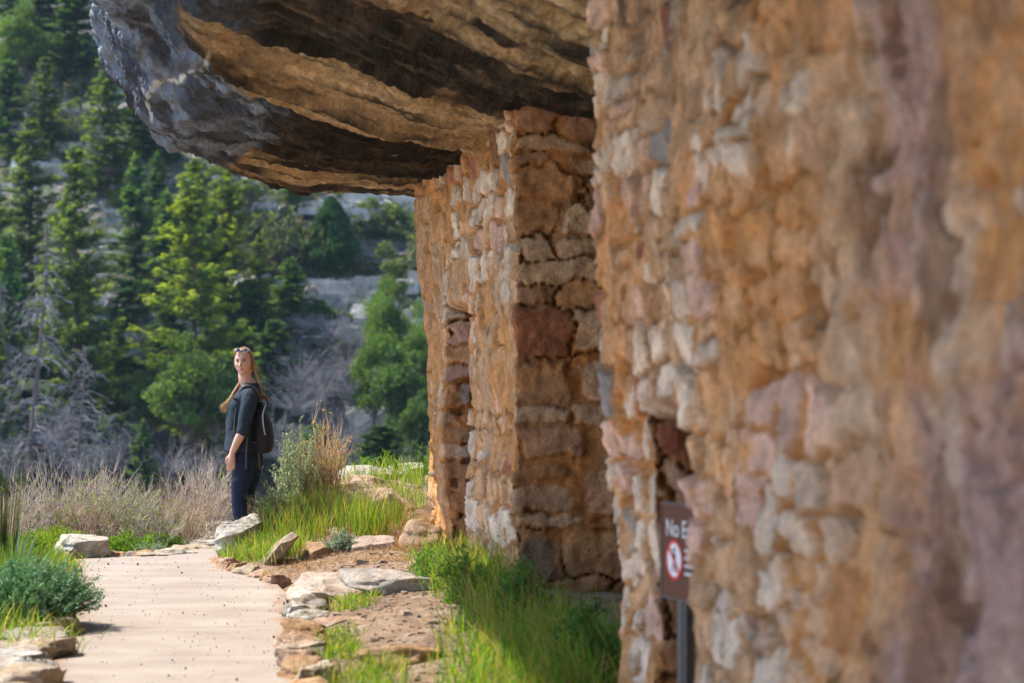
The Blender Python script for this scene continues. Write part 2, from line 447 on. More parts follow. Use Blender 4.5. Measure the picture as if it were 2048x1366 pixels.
CREAM = (0.48, 0.40, 0.30); GREY = (0.36, 0.32, 0.28); TAN = (0.44, 0.28, 0.155); PINK = (0.46, 0.31, 0.22); WHITE = (0.54, 0.49, 0.42)
def rock(px, py, D, size, seed, label, cat="rock", group=None, rz=0, tilt=(0, 0), col=CREAM, col2=None, name="rock", dz=0.0, n=16, **kw):
    V, Fc, C = rock_geo(size, seed, n=n, ccol=col, ccol2=col2, **kw)
    x = gx(px, D)
    z = float(ground_h(np.array([x]), np.array([float(D)]))[0]) if py is None else EYE + (HZ - py) / F * D
    o = link(name, B().add(V, Fc, C).mesh(name, M_stone), loc=(x, D, z + dz), rot=(R(tilt[0]), R(tilt[1]), R(rz)))
    return tag(o, label, cat, group)

ORD = ["nearest", "second", "third", "fourth", "fifth", "sixth", "seventh", "eighth", "ninth", "tenth", "eleventh", "twelfth", "thirteenth", "fourteenth", "fifteenth"]
def kerb(prefix, group, items, seed0, side):
    for i, (px, D, L_, W_, T_, c, rz) in enumerate(items):
        w = "nearest" if i == 0 else ORD[i] + " from the front"
        cn = {CREAM: "cream", GREY: "grey", TAN: "orange tan", PINK: "pinkish", WHITE: "whitish"}[c]
        rock(px, None, D, (W_, L_, T_), seed0 + i, f"{cn} {prefix}, {w}", "kerb stone", group, rz=rz, col=c, name="kerb_stone", dz=T_ * 0.14, n=18, rough=0.075, cuts=16, round_=0.06, tilt=(random.uniform(-3, 3), random.uniform(-3, 3)))

# left kerb near (px centre, D, length along D, width, thickness)
kerb("slab in the kerb left of the path", "kerb stones along the left of the path",
     [(-20, 11.1, .5, .55, .16, CREAM, 8), (20, 11.75, .52, .50, .17, CREAM, -5), (28, 12.35, .48, .50, .14, WHITE, 6), (50, 12.95, .55, .50, .15, CREAM, 3),
      (78, 13.5, .5, .42, .15, GREY, 12), (108, 14.0, .42, .34, .17, CREAM, -8), (132, 14.4, .38, .18, .20, TAN, 5)], 100, -1)
kerb("stone in the far kerb across the path end", "kerb stones across the far end of the path",
     [(212, 19.55, .3, .26, .11, TAN, 20), (238, 19.62, .28, .22, .09, TAN, -10), (262, 19.66, .26, .2, .09, GREY, 15), (286, 19.62, .25, .24, .10, TAN, 0), (312, 19.55, .26, .26, .09, CREAM, 12),
      (345, 19.85, .5, .32, .10, WHITE, 30), (376, 20.2, .55, .34, .11, CREAM, -20), (402, 20.75, .6, .34, .12, WHITE, 35), (424, 21.3, .6, .36, .14, CREAM, 25), (440, 21.9, .5, .36, .15, WHITE, 10)], 200, 0)
kerb("stone in the far right kerb below the grassy mound", "kerb stones below the grassy mound",
     [(556, 17.15, .3, .16, .14, PINK, 20), (536, 17.35, .26, .18, .15, TAN, -10), (515, 17.6, .24, .17, .13, PINK, 15), (498, 17.85, .3, .2, .15, CREAM, 40), (474, 18.1, .26, .17, .15, TAN, -15), (455, 18.4, .34, .2, .16, PINK, 10), (446, 18.85, .3, .18, .14, TAN, 5)], 300, 1)
kerb("stone in the near right kerb", "kerb stones along the right of the path",
     [(625, 10.9, .34, .22, .17, CREAM, 0), (622, 11.35, .34, .22, .17, TAN, 10), (628, 11.8, .34, .23, .18, CREAM, 4), (612, 12.15, .3, .27, .19, TAN, -4), (600, 12.6, .3, .25, .17, PINK, 6), (603, 12.98, .28, .28, .17, CREAM, -3),
      (600, 13.35, .28, .27, .17, PINK, 3), (610, 13.7, .3, .26, .18, TAN, 5), (613, 14.1, .3, .26, .19, WHITE, -5), (612, 14.5, .32, .27, .20, WHITE, 4), (616, 14.95, .34, .30, .21, GREY, 0), (622, 15.4, .36, .32, .20, WHITE, 5)], 400, 1)

# slabs and boulders
rock(695, None, 16.1, (0.78, 0.95, 0.20), 501, "broad pale limestone slab between kerb and ruin wall", "rock slab", rz=-8, col=(.54, .44, .35), col2=(0.44, 0.33, 0.25), dz=-0.03, n=30, cuts=14, rough=0.05, round_=0.12)
rock(770, None, 15.4, (0.5, 0.5, 0.16), 502, "flat grey slab against the tall grass by the ruin wall", "rock slab", rz=20, col=GREY, col2=(0.45, 0.36, 0.28), dz=0.04, cuts=12, rough=0.05, round_=0.15)
rock(745, 1105, 18.55, (0.33, 0.26, 0.26), 503, "squared tan boulder sitting in the straw", "boulder", rz=6, col=(0.48, 0.36, 0.27), col2=(0.40, 0.30, 0.24), cuts=5, rough=0.03, round_=0.1)
rock(640, 1108, 18.7, (0.26, 0.3, 0.20), 504, "pointed tan rock half sunk in grass left of the squared boulder", "boulder", rz=30, tilt=(0, -18), col=TAN, cuts=10, rough=0.04)
rock(562, 1098, 18.6, (0.10, 0.2, 0.33), 505, "long narrow grey rock leaning in the grass", "rock", rz=15, tilt=(5, 38), col=(0.42, 0.35, 0.27), cuts=6, rough=0.03, round_=0.12)
rock(484, 1076, 19.5, (0.32, 0.6, 0.32), 506, "rounded pale boulder at the woman's feet", "boulder", rz=-14, tilt=(0, -14), col=(.50, .45, .38), col2=(0.36, 0.32, 0.27), rough=0.07, n=34, cuts=7, round_=.75)
rock(842, 1085, 18.7, (0.3, 0.4, 0.34), 507, "rounded orange boulder at the foot of the wall end", "boulder", col=TAN, col2=PINK, rough=0.05, cuts=10)
rock(700, 1010, 21.0, (1.35, 1.1, 0.5), 508, "long tan bedrock hump across the grassy mound", "bedrock", rz=-8, col=(0.50, 0.37, 0.25), col2=(0.42, 0.28, 0.18), n=40, cuts=12, rough=0.045)
rock(790, 1025, 20.6, (0.5, 0.9, 0.4), 509, "tan bedrock shoulder touching the wall end", "bedrock", rz=5, col=(0.50, 0.35, 0.23), col2=(0.42, 0.28, 0.18), n=30, cuts=12, rough=0.045)
rock(730, 956, 22.3, (0.55, 0.5, 0.20), 510, "flat white rock on top of the mound", "rock", rz=5, col=WHITE, n=24, cuts=12, rough=0.05)
rock(825, 945, 22.6, (0.45, 0.6, 0.18), 511, "flat grey rock on the mound beside the wall end", "rock", rz=5, col=(0.48, 0.43, 0.38), n=20, cuts=12, rough=0.05)
rock(158, 1105, 19.45, (0.44, 0.42, 0.24), 512, "large whitish boulder at the left end of the far kerb", "boulder", rz=15, col=WHITE, n=26, cuts=12, rough=0.06, tilt=(6, 0))
rock(800, None, 12.2, (0.42, 0.3, 0.13), 513, "flat tan rock in the near grass below the wall", "rock", rz=15, col=TAN, dz=0.03, rough=0.05)
rock(690, None, 14.0, (0.34, 0.26, 0.06), 514, "low pinkish rock flush with the soil beside the kerb", "rock", rz=15, col=PINK, dz=0.0, rough=0.05)
rock(850, 1140, 16.9, (0.28, 0.8, 0.14), 515, "low tan footing stone along the wall base", "rock", rz=9, col=PINK, rough=0.05)

# gravel crumbs on the path
b = B()
r = np.random.default_rng(5)
for k in range(430):
    D = r.uniform(10.5, 19.3); xl = np.interp(D, PATH_L[:, 0], PATH_L[:, 1]); xr = np.interp(D, PATH_R[:, 0], PATH_R[:, 1])
    e = r.random()
    u = r.beta(0.35, 0.35) if e < 0.6 else r.random()
    s = r.uniform(0.0012, 0.003) if r.random() < 0.93 else r.uniform(0.003, 0.006)
    x = xl + (xr - xl) * u
    V = r.normal(size=(8, 3)) * 0.25 + np.array([(i, j, k2) for i in (-1, 1) for j in (-1, 1) for k2 in (-1, 1)])
    c = np.array(((0.05, 0.035, 0.025), (0.30, 0.24, 0.2), (0.12, 0.07, 0.04))[r.choice([0, 0, 1, 2])])
    b.add(V * s + np.array((x, D, 0.008 + s * .6)), np.array([(0, 1, 3, 2), (4, 6, 7, 5), (0, 4, 5, 1), (2, 3, 7, 6), (0, 2, 6, 4), (1, 5, 7, 3)]), c)
tag(link("gravel", b.mesh("gravel", M_soil, False)), "dark pebbles and seeds scattered over the path", kind="stuff")

b = B(); r = np.random.default_rng(6)
for k in range(2600):
    D = r.uniform(10.4, 20.5); px = r.uniform(560, 1100)
    x = gx(px, D)
    if x > -0.149 * (D - 15.0) or x < np.interp(D, PATH_R[:, 0], PATH_R[:, 1]) + .1: continue
    s = r.lognormal(-5.2, .5)
    V = (r.normal(size=(8, 3)) * 0.25 + np.array([(i, j, k2) for i in (-1, 1) for j in (-1, 1) for k2 in (-1, 1)])) * s * np.array((1.2, 1, .6))
    z = float(ground_h(np.array([x]), np.array([D]))[0])
    b.add(V + np.array((x, D, z + s * .3)), np.array([(0, 1, 3, 2), (4, 6, 7, 5), (0, 4, 5, 1), (2, 3, 7, 6), (0, 2, 6, 4), (1, 5, 7, 3)]), np.array((.52, .39, .28)) * r.uniform(.6, 1.25))
tag(link("gravel", b.mesh("gravel", M_soil, False)), "small stones and chips littering the soil beside the wall", kind="stuff")

# ------------------------------------------------------------------ ruin walls (masonry)
def masonry(name, path, rec, zmax, seed, step, label, lean, stone_size, colour_fn, big=None, plaster=0.35, relief=0.024, jamb=(.62, .60, .62), smear=None):
    """path: plan polyline [(x, D)...]; rec: recesses [(s0, s1, depth, ztop, zbot)] along the path, each with real jambs"""
    path = np.array(path, float)
    seg = np.linalg.norm(np.diff(path, axis=0), axis=1); cum = np.concatenate([[0], np.cumsum(seg)])
    # samples along path with extra samples in jambs
    S, Q, A = [], [], []            # s along path, recess weight per recess, arc coordinate
    cuts = sorted([(c0, k, 0) for k, (c0, c1, *_) in enumerate(rec)] + [(c1, k, 1) for k, (c0, c1, *_) in enumerate(rec)])
    s, arc = 0.0, 0.0; q = [0.0] * len(rec); cols_ = []
    ci = 0
    while s < cum[-1]:
        cols_.append((s, arc, list(q)))
        nxt = s + step
        if ci < len(cuts) and cuts[ci][0] <= nxt:
            s = cuts[ci][0]; k = cuts[ci][1]; dep = rec[k][2]; m = max(4, int(dep / step * 1.3))
            for j in range(m + 1):
                t = j / m
                q[k] = t if cuts[ci][2] == 0 else 1 - t
                arc += dep / m
                cols_.append((s + 0.004 * j, arc, list(q)))
            s += 0.004 * m + step * .5; ci += 1
        else:
            s = nxt; arc += step
    cols_.append((cum[-1], arc + step, list(q)))
    s_ = np.array([c[0] for c in cols_]); arc_ = np.array([c[1] for c in cols_]); q_ = np.array([c[2] for c in cols_]) if rec else np.zeros((len(cols_), 0))
    z_ = np.arange(-0.25, zmax, step)
    px_ = np.interp(s_, cum, path[:, 0]); py_ = np.interp(s_, cum, path[:, 1])
    # round plan corners a little
    P0 = np.stack([np.repeat(px_[:, None], len(z_), 1), np.repeat(py_[:, None], len(z_), 1), np.repeat(z_[None], len(s_), 0)], -1)
    T = np.gradient(np.stack([np.interp(s_ , cum, path[:, 0]), np.interp(s_, cum, path[:, 1])], -1), axis=0)
    e = 0.05
    T = np.stack([np.interp(s_ + e, cum, path[:, 0]) - np.interp(s_ - e, cum, path[:, 0]), np.interp(s_ + e, cum, path[:, 1]) - np.interp(s_ - e, cum, path[:, 1])], -1)
    T /= np.linalg.norm(T, axis=1, keepdims=True) + 1e-9
    Nn = np.stack([T[:, 1], -T[:, 0], 0 * T[:, 0]], -1)         # outward (to the path side)
    if Nn[:, 0].mean() > 0: Nn = -Nn
    for k, (c0, c1, dep, zt, zb) in enumerate(rec):
        wz = sstep(zt + 0.05, zt - 0.04, z_ + 0.10 * np.sin(6 * (0)) ) * sstep(zb - 0.04, zb + 0.04, z_)
        P0 -= Nn[:, None, :] * (q_[:, k][:, None] * wz[None] * dep)[..., None]
    P0[..., 0] += lean(P0[..., 1], P0[..., 2])
    U = np.stack([np.repeat(arc_[:, None], len(z_), 1), np.repeat(z_[None], len(s_), 0)], -1).reshape(-1, 2)
    Q3 = np.concatenate([U, np.zeros((len(U), 1))], 1)
    W = U.copy()
    W[:, 0] += 0.06 * fbm(Q3, 4.0, 3, seed) + 0.030 * fbm(Q3, 13, 3, seed + 1)
    W[:, 1] += 0.05 * fbm(Q3, 3.2, 3, seed + 2) + 0.022 * fbm(Q3, 13, 3, seed + 3)
    r = np.random.default_rng(seed)
    cen = []
    zones = [(-0.4, arc_[-1] + .4, stone_size[0], stone_size[1])] if not big else [(-0.4, big[0], stone_size[0], stone_size[1]), (big[0], big[1], big[2], big[3]), (big[1], arc_[-1] + .4, stone_size[0], stone_size[1])]
    for (za, zb_, wr_, hr_) in zones:
        zz = -0.3
        while zz < zmax + .3:
            h = r.uniform(*hr_); x = za
            while x < zb_ - .02:
                wd = min(r.uniform(*wr_), max(.08, zb_ - x))
                if r.random() < 0.14:
                    cen.append((x + wd / 2, zz + h * .27, wd, h * .5)); cen.append((x + wd / 2, zz + h * .77, wd * 1.2, h * .5))
                else: cen.append((x + wd / 2, zz + h / 2 + r.uniform(-.03, .03), wd, h))
                x += wd
            zz += h * 0.98
    cen = np.array(cen)
    n = len(W); f1 = np.full(n, 9.0); f2 = np.full(n, 9.0); id1 = np.zeros(n, int)
    for a in range(0, n, 20000):
        w = W[a:a + 20000]
        lo, hi = w[:, 0].min() - 0.8, w[:, 0].max() + 0.8
        idx = np.where((cen[:, 0] > lo) & (cen[:, 0] < hi))[0]
        c = cen[idx]
        dx = np.abs(w[:, 0:1] - c[None, :, 0]) / (c[None, :, 2] * .5); dz = np.abs(w[:, 1:2] - c[None, :, 1]) / (c[None, :, 3] * .5)
        d = (dx ** 3.2 + dz ** 3.2) ** (1 / 3.2)
        o = np.argpartition(d, 2, axis=1)[:, :2]
        dd = np.take_along_axis(d, o, 1); sw = dd[:, 0] > dd[:, 1]
        o[sw] = o[sw][:, ::-1]; dd[sw] = dd[sw][:, ::-1]
        f1[a:a + 20000] = dd[:, 0]; f2[a:a + 20000] = dd[:, 1]; id1[a:a + 20000] = idx[o[:, 0]]
    edge = (f2 - f1)
    rr = r.random((len(cen), 6))[id1]
    pl = fbm(Q3, 1.6, 4, seed + 7) + 0.5 * (rr[:, 5] - .5)                       # mortar smeared over the stones
    cover = sstep(plaster - 0.18, plaster + 0.12, -pl + 0.15)
    if smear is not None:
        sm_ = smear(P0.reshape(-1, 3)); cover = np.clip(lerp(cover, 0.93, sm_), 0, 1)
    else: sm_ = 0 * cover
    if big: cover = np.where((U[:, 0] > big[0]), cover * .35, cover)
    gap = 0.08 + 0.26 * np.clip(0.5 + 0.8 * fbm(Q3, 2.3, 3, seed + 9), 0, 1) + 0.35 * rr[:, 4] ** 2
    stone = sstep(gap, gap + 0.13, edge + 0.05 * fbm(Q3, 16, 3, seed + 12))
    prot = 0.004 + relief * rr[:, 0]
    face = (rr[:, 1] - .5) * 0.03 * np.clip((W[:, 0] - cen[id1, 0]) / (cen[id1, 2] * .5), -1, 1) + (rr[:, 2] - .5) * .024 * np.clip((W[:, 1] - cen[id1, 1]) / (cen[id1, 3] * .5), -1, 1)
    rim = sstep(gap + .02, gap - .10, edge) * sstep(-.35, .25, fbm(Q3, 3.1, 3, seed + 40))
    disp = stone * (prot + face) * (1 - 0.7 * cover) - 0.030 * rim * (1 - cover)
    if big: disp = np.where(U[:, 0] > big[0], disp * .6, disp)
    disp += np.where(U[:, 0] > (big[0] if big else 99), .5, 1) * 0.045 * fbm(Q3, 1.1, 3, seed + 20) + 0.015 * fbm(Q3, 6, 4, seed + 21) + 0.009 * fbm(Q3, 22, 3, seed + 22) + 0.011 * ridged(Q3 * np.array((1, 1.6, 1)), 5, 3, seed + 23) * (1 - stone)
    hole = sstep(0.34, 0.48, fbm(Q3, 6.5, 3, seed + 25)) * (1 - .8 * stone)
    crack = sstep(0.085, 0.02, np.abs(edge - 0.03)) * sstep(-0.15, 0.2, fbm(Q3, 2.0, 2, seed + 30))
    if big: crack = np.where(U[:, 0] > big[0], sstep(0.09, 0.02, edge) * sstep(-.5, 0., fbm(Q3, 2.0, 2, seed + 30)), crack); hole = np.where(U[:, 0] > big[0], hole * .15, hole)
    disp -= 0.075 * hole + 0.065 * crack * (1 - sm_)
    disp += sm_ * 0.05 * fbm(Q3 * np.array((1, .7, 1)), 3.0, 4, seed + 50)
    P1 = P0.reshape(-1, 3) + np.repeat(Nn[:, None, :], len(z_), 1).reshape(-1, 3) * 0
    nrm = grid_normals(P0)
    ref = np.repeat(Nn[:, None, :], len(z_), 1) + np.array((0, -0.35, 0))
    sg = np.sign((nrm * ref).sum(-1)); nrm = nrm * sg[..., None]
    # smooth the normals along the path so corners stay closed
    for _ in range(3):
        nrm[1:-1] = nrm[:-2] + nrm[1:-1] * 2 + nrm[2:]
        nrm /= np.linalg.norm(nrm, axis=-1, keepdims=True) + 1e-9
    P1 = P1 + nrm.reshape(-1, 3) * disp[:, None]
    C = colour_fn(P1, stone * (1 - 0.85 * cover), rr, Q3, cover)
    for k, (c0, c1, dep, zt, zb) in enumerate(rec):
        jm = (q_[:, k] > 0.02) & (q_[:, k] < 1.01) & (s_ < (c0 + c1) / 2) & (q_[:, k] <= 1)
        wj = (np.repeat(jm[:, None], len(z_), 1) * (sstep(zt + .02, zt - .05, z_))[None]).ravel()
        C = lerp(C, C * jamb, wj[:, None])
    if big: C = C * np.where((U[:, 0] > big[0] - .05)[:, None], np.array((.66, .56, .46)), 1)  # pier end face darkened and browned: its shade is put into the colour
    b = B(); f = grid_faces(len(s_), len(z_))
    b.add(P1, f, C)
    o = link(name, b.mesh(name, M_wall))
    return tag(o, label, "wall")

ORANGE = np.array((0.60, 0.30, 0.12)); ORANGE2 = np.array((0.56, 0.32, 0.165)); PALE = np.array((0.80, 0.61, 0.45)); PINKS = np.array((0.67, 0.41, 0.30)); GREYS = np.array((0.33, 0.29, 0.26)); REDS = np.array((0.40, 0.15, 0.10))
def wall_cols(P, st, rr, Q3, cover, purple=None):
    n = len(P)
    base = lerp(ORANGE * np.array((1.03, .93, .78)), ORANGE2, sstep(-0.4, 0.4, fbm(P, 1.4, 3, 77))[:, None])
    k = rr[:, 3]
    sc = np.where((k < .50)[:, None], PALE, np.where((k < .66)[:, None], PINKS * 1.05, np.where((k < .69)[:, None], GREYS, np.where((k < .71)[:, None], REDS, ORANGE2 * 1.25))))
    sc = sc * (0.82 + 0.36 * rr[:, 2:3])
    sc = lerp(sc, GREYS, (0.12 * sstep(0.2, 0.6, fbm(P, 3.1, 4, 78)))[:, None])
    c = lerp(base, sc, (np.clip(st, 0, 1) * 0.95)[:, None])
    if purple is not None:
        c = lerp(c, purple[0], (purple[1](P))[:, None])
    if purple is not None:
        zq = sstep(7.6, 6.9, P[:, 1])
        c = lerp(c, PALE * .92, (0.6 * zq * sstep(0.18, 0.45, fbm(P * np.array((1, 1, .6)), 2.1, 4, 98)))[:, None])
        c = lerp(c, np.array((.27, .14, .075)), (0.75 * zq * sstep(0.22, 0.5, fbm(P * np.array((1, 1, .6)), 2.6, 4, 99)))[:, None])
    # dark blotches high on the wall
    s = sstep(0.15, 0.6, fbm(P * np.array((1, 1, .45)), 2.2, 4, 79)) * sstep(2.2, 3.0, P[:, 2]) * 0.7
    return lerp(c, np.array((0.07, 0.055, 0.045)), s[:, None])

def leanA(y, z):
    return -0.10 * sstep(1.2, 3.0, z) * sstep(18.0, 19.8, y) + 0.05 * np.sin(z * 1.9) * sstep(18.6, 19.8, y)
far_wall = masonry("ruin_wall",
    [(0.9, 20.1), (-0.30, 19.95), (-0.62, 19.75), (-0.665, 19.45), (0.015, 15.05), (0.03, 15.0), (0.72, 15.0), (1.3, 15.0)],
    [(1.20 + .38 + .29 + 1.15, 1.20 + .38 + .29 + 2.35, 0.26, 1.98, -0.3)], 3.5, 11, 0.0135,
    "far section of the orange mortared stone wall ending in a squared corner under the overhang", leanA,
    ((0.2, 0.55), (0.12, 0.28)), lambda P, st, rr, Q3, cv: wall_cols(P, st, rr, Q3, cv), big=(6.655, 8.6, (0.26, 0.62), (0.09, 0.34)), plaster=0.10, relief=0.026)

def leanB(y, z):
    return -0.09 * sstep(1.4, 2.9, z) * sstep(9.3, 10.6, y) - 0.04 * np.sin(z * 2.3 + y)
def purp(P):
    q = P * np.array((1, 1, .8)) + .02
    lo = sstep(6.75, 6.35, P[:, 1] + 0.35 * fbm(q, 2.3, 4, 91)) * sstep(1.75, 1.45, P[:, 2] + .25 * fbm(q, 2, 3, 93))
    hi = sstep(7.0, 6.75, P[:, 1] + 0.25 * fbm(q, 2.3, 4, 94)) * sstep(5.9, 6.15, P[:, 1] + .3 * fbm(q, 2.3, 3, 96)) * sstep(1.65, 1.85, P[:, 2])
    return 0.9 * np.clip(lo + hi * .8, 0, 1) * sstep(-0.9, -0.1, fbm(P, 2.6, 4, 92) + 0.12)
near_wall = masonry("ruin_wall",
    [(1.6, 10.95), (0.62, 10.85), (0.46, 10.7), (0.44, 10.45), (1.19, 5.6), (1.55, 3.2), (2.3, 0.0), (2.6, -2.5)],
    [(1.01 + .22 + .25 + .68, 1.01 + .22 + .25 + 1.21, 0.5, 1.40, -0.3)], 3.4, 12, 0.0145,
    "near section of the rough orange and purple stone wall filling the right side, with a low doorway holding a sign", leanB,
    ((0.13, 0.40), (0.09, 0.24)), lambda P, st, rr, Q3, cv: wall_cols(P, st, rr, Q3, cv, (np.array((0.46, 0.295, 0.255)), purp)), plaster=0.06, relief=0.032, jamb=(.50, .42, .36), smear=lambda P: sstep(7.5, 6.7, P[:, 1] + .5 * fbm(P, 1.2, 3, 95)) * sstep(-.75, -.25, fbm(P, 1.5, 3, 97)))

# ------------------------------------------------------------------ overhang
def prow(pts): return [at(*p) for p in pts]
R0 = prow([(193, -120, 18.0), (191, 0, 18.1), (190, 50, 18.3), (204, 110, 18.6), (222, 165, 18.8), (250, 207, 19.0), (290, 247, 19.2), (330, 283, 19.4), (380, 307, 19.6), (440, 328, 19.9), (500, 352, 20.1), (560, 376, 20.3), (600, 391, 20.4), (640, 388, 20.4), (740, 385, 20.4), (835, 388, 20.4), (960, 395, 20.4), (1500, 400, 20.4)])
Rm1 = [p + np.array((0.12, 0.55, 0.55)) for p in R0]
Rm2 = [p + np.array((0.6, 1.3, 3.0)) for p in R0]
R1 = prow([(232, -120, 17.2), (236, 0, 17.3), (243, 60, 17.4), (258, 120, 17.5), (280, 180, 17.7), (296, 222, 17.9), (318, 240, 18.0), (350, 246, 18.1), (400, 256, 18.1), (460, 270, 18.2), (520, 286, 18.3), (600, 306, 18.5), (700, 328, 18.7), (800, 342, 18.8), (900, 350, 18.9), (1000, 352, 19), (1500, 352, 19)])
R2 = [np.array((-3.3, 15.6, 4.38)), np.array((-2.75, 15.6, 4.25))] + prow([(318, -90, 15.6), (340, -40, 15.4), (345, 0, 15.3), (352, 35, 15.3), (385, 85, 15.4), (430, 130, 15.6), (480, 166, 15.8), (540, 190, 16.), (605, 212, 16.2), (690, 236, 16.4), (780, 257, 16.6), (870, 278, 16.8), (950, 296, 17), (1050, 300, 17), (1500, 300, 17)])  # leading world points, here and in next rows: unseen lip added to shade walls
R2b = [p + np.array((0.0, -0.10, -0.09)) for p in R2]
R3 = [np.array((-3.2, 14.4, 4.05)), np.array((-2.6, 14.4, 3.96))] + prow([(350, -65, 14.6), (365, -40, 14.5), (378, 5, 14.4), (400, 25, 14.4), (450, 40, 14.4), (520, 62, 14.4), (600, 88, 14.5), (680, 115, 14.6), (800, 155, 14.8), (900, 185, 15), (1000, 212, 15.2), (1170, 240, 15.4), (1500, 260, 15.5)])
R4 = [np.array((-2.6, 12.7, 3.80)), np.array((-2.4, 12.7, 3.80))] + prow([(330, -130, 12.6), (520, -110, 12.6), (640, -70, 12.6), (760, -30, 12.7), (880, 15, 12.8), (960, 50, 12.9), (1060, 100, 13), (1180, 150, 13.2), (1500, 200, 13.3)])
R4b = [p + np.array((0.0, -0.08, -0.06)) for p in R4]
R5 = [np.array((-2.55, 11.0, 3.9))] + prow([(300, -320, 11), (500, -260, 11), (800, -150, 11), (1000, -60, 11), (1130, -20, 11), (1200, 5, 11), (1600, 50, 11)])
R6 = [np.array(p) for p in ((-3.0, 8.5, 4.3), (-1.6, 8.5, 4.1), (-0.5, 8.5, 3.7), (0.3, 8.5, 3.3), (0.9, 8.5, 3.05), (2.2, 8.5, 3.0))]
R7 = [np.array(p) for p in ((-3.0, 6.3, 4.5), (-1.6, 6.3, 4.2), (-0.5, 6.3, 3.8), (0.4, 6.3, 3.2), (1.1, 6.3, 2.84), (2.4, 6.3, 2.8))]
R8 = [np.array(p) for p in ((-3.0, 3, 4.8), (-1.4, 3, 4.4), (-0.2, 3, 3.6), (0.8, 3, 3.0), (1.6, 3, 2.6), (3.0, 3, 2.5))]
R9 = [np.array(p) for p in ((-3.0, -2, 4.4), (-1.2, -2, 4.2), (0, -2, 3.9), (1.0, -2, 3.2), (2.2, -2, 2.7), (3.4, -2, 2.6))]
R10 = [p + np.array((0.3, -1.5, 2.0)) for p in R9]
rows = [Rm2, Rm1, R0, R1, R2, R2b, R3, R4, R4b, R5, R6, R7, R8, R9, R10]
dark = [1, 1, 0.12, 0.12, 1.0, 0.05, 0.15, 0.95, 0.05, 0.1, 0.5, 0.5, 0.5, 0.5, 0.5]    # varnish on risers, clean rock beneath
nres = [6, 14, 62, 170, 6, 44, 60, 6, 50, 50, 40, 30, 16, 6]
NU = 520
RS = []
for rw in rows:
    A_ = np.array(rw)
    d = np.concatenate([[0], np.cumsum(np.linalg.norm(np.diff(A_[:, [0, 2]], axis=0), axis=1) + 0.03)])
    d /= d[-1]
    t = np.linspace(0, 1, NU)
    RS.append(np.stack([np.interp(t, d, A_[:, i]) for i in range(3)], -1))
RS = np.array(RS)
for _ in range(6): RS[:, 1:-1] = (RS[:, :-2] + 2 * RS[:, 1:-1] + RS[:, 2:]) / 4
G, DK = [], []
for i in range(len(rows) - 1):
    m = nres[i]
    for j in range(m):
        t = j / m
        te = t * t * (3 - 2 * t) if i in (3, 6) else t
        G.append(lerp(RS[i], RS[i + 1], t)); DK.append(lerp(dark[i], dark[i + 1], te))
        if i == 2: DK[-1] = 0.16 + .25 * (t < .12)
        if i == 3: DK[-1] = 0.9
        if i == 6: DK[-1] = 0.88
        if i == 5: DK[-1] = 0.10
        if i in (8,): DK[-1] = 0.12
G.append(RS[-1]); DK.append(dark[-1])
G = np.array(G); DK = np.array(DK)
# smooth the profile across rows a touch
for _ in range(2): G[1:-1] = (G[:-2] + 2 * G[1:-1] + G[2:]) / 4
# outside: the cliff continues up and back over the top
left = G[:, 0]
outs = []
for k_, (dx, dz) in enumerate(((6.5, 7.0), (3.0, 6.6), (1.4, 5.4), (0.6, 3.8), (0.2, 2.2), (0.0, 1.2), (-0.02, 0.5))):
    outs.append(left + np.array((dx, 0.15 * dx, dz)))
outs = np.array(outs).transpose(1, 0, 2)
t = np.linspace(0, 7, 110)
full = np.concatenate([outs, G[:, :1]], 1)
OO = np.stack([np.stack([np.interp(t, np.arange(8), full[i, :, c]) for c in range(3)], -1) for i in range(len(G))])
for _ in range(5): OO[:, 1:-1] = (OO[:, :-2] + 2 * OO[:, 1:-1] + OO[:, 2:]) / 4
GG = np.concatenate([OO[:, :-1], G], 1)
no = OO.shape[1] - 1
N = grid_normals(GG)
cenp = np.array((1.0, 0, 5.0)); toC = GG * np.array((1, 0, 1)) - cenp
if (N * toC).sum() < 0: N = -N
nrow, ncol = GG.shape[:2]
Pf = GG.reshape(-1, 3)
vv = np.repeat(np.arange(nrow)[:, None], ncol, 1).ravel() / 18.0
# strata: fine ridges running from the lip to the wall
SQ = np.stack([Pf[:, 0] * 0.32 + 0.12 * Pf[:, 1], vv * 2.2, Pf[:, 2] * 0.8], -1)
st1 = ridged(SQ, 1.0, 4, 61); st2 = fbm(SQ, 2.6, 4, 62)
uarr = np.repeat(np.arange(ncol)[None], nrow, 0).ravel()
rowi = np.repeat(np.arange(nrow)[:, None], ncol, 1).ravel()
cn_ = np.cumsum([0] + nres)
thr = np.interp(rowi, [0, cn_[2], cn_[2] + 30, cn_[3], cn_[4], cn_[5], cn_[5] + 3, cn_[6], cn_[6] + 8, cn_[7], cn_[9], cn_[10]], [-2.0, -2.5, -2.2, -1.95, -1.35, -1.5, -2.05, -1.95, -1.55, -1.5, -2.0, -2.2])
outer = np.where(uarr < no, 1.0, sstep(thr + .22, thr - .22, Pf[:, 0] + 0.22 * fbm(Pf, 1.3, 4, 66)))
facing = sstep(0.35, -0.05, -N.reshape(-1, 3)[:, 2])
outer = np.clip(outer, 0, 1)
st3 = fbm(SQ * np.array((1, 4.2, 1)), 2.4, 4, 76)
lc = vv * 2.4 + 0.9 * Pf[:, 0] * 0.25 + 0.35 * fbm(SQ, .6, 3, 261)
saw1 = (lc * 1.7) % 1.0; saw2 = (lc * 5.3 + .5 * vnoise(SQ * 2, 262)) % 1.0
saw1 = sstep(0, .88, saw1) * sstep(1, .9, saw1); saw2 = sstep(0, .8, saw2) * sstep(1, .85, saw2)
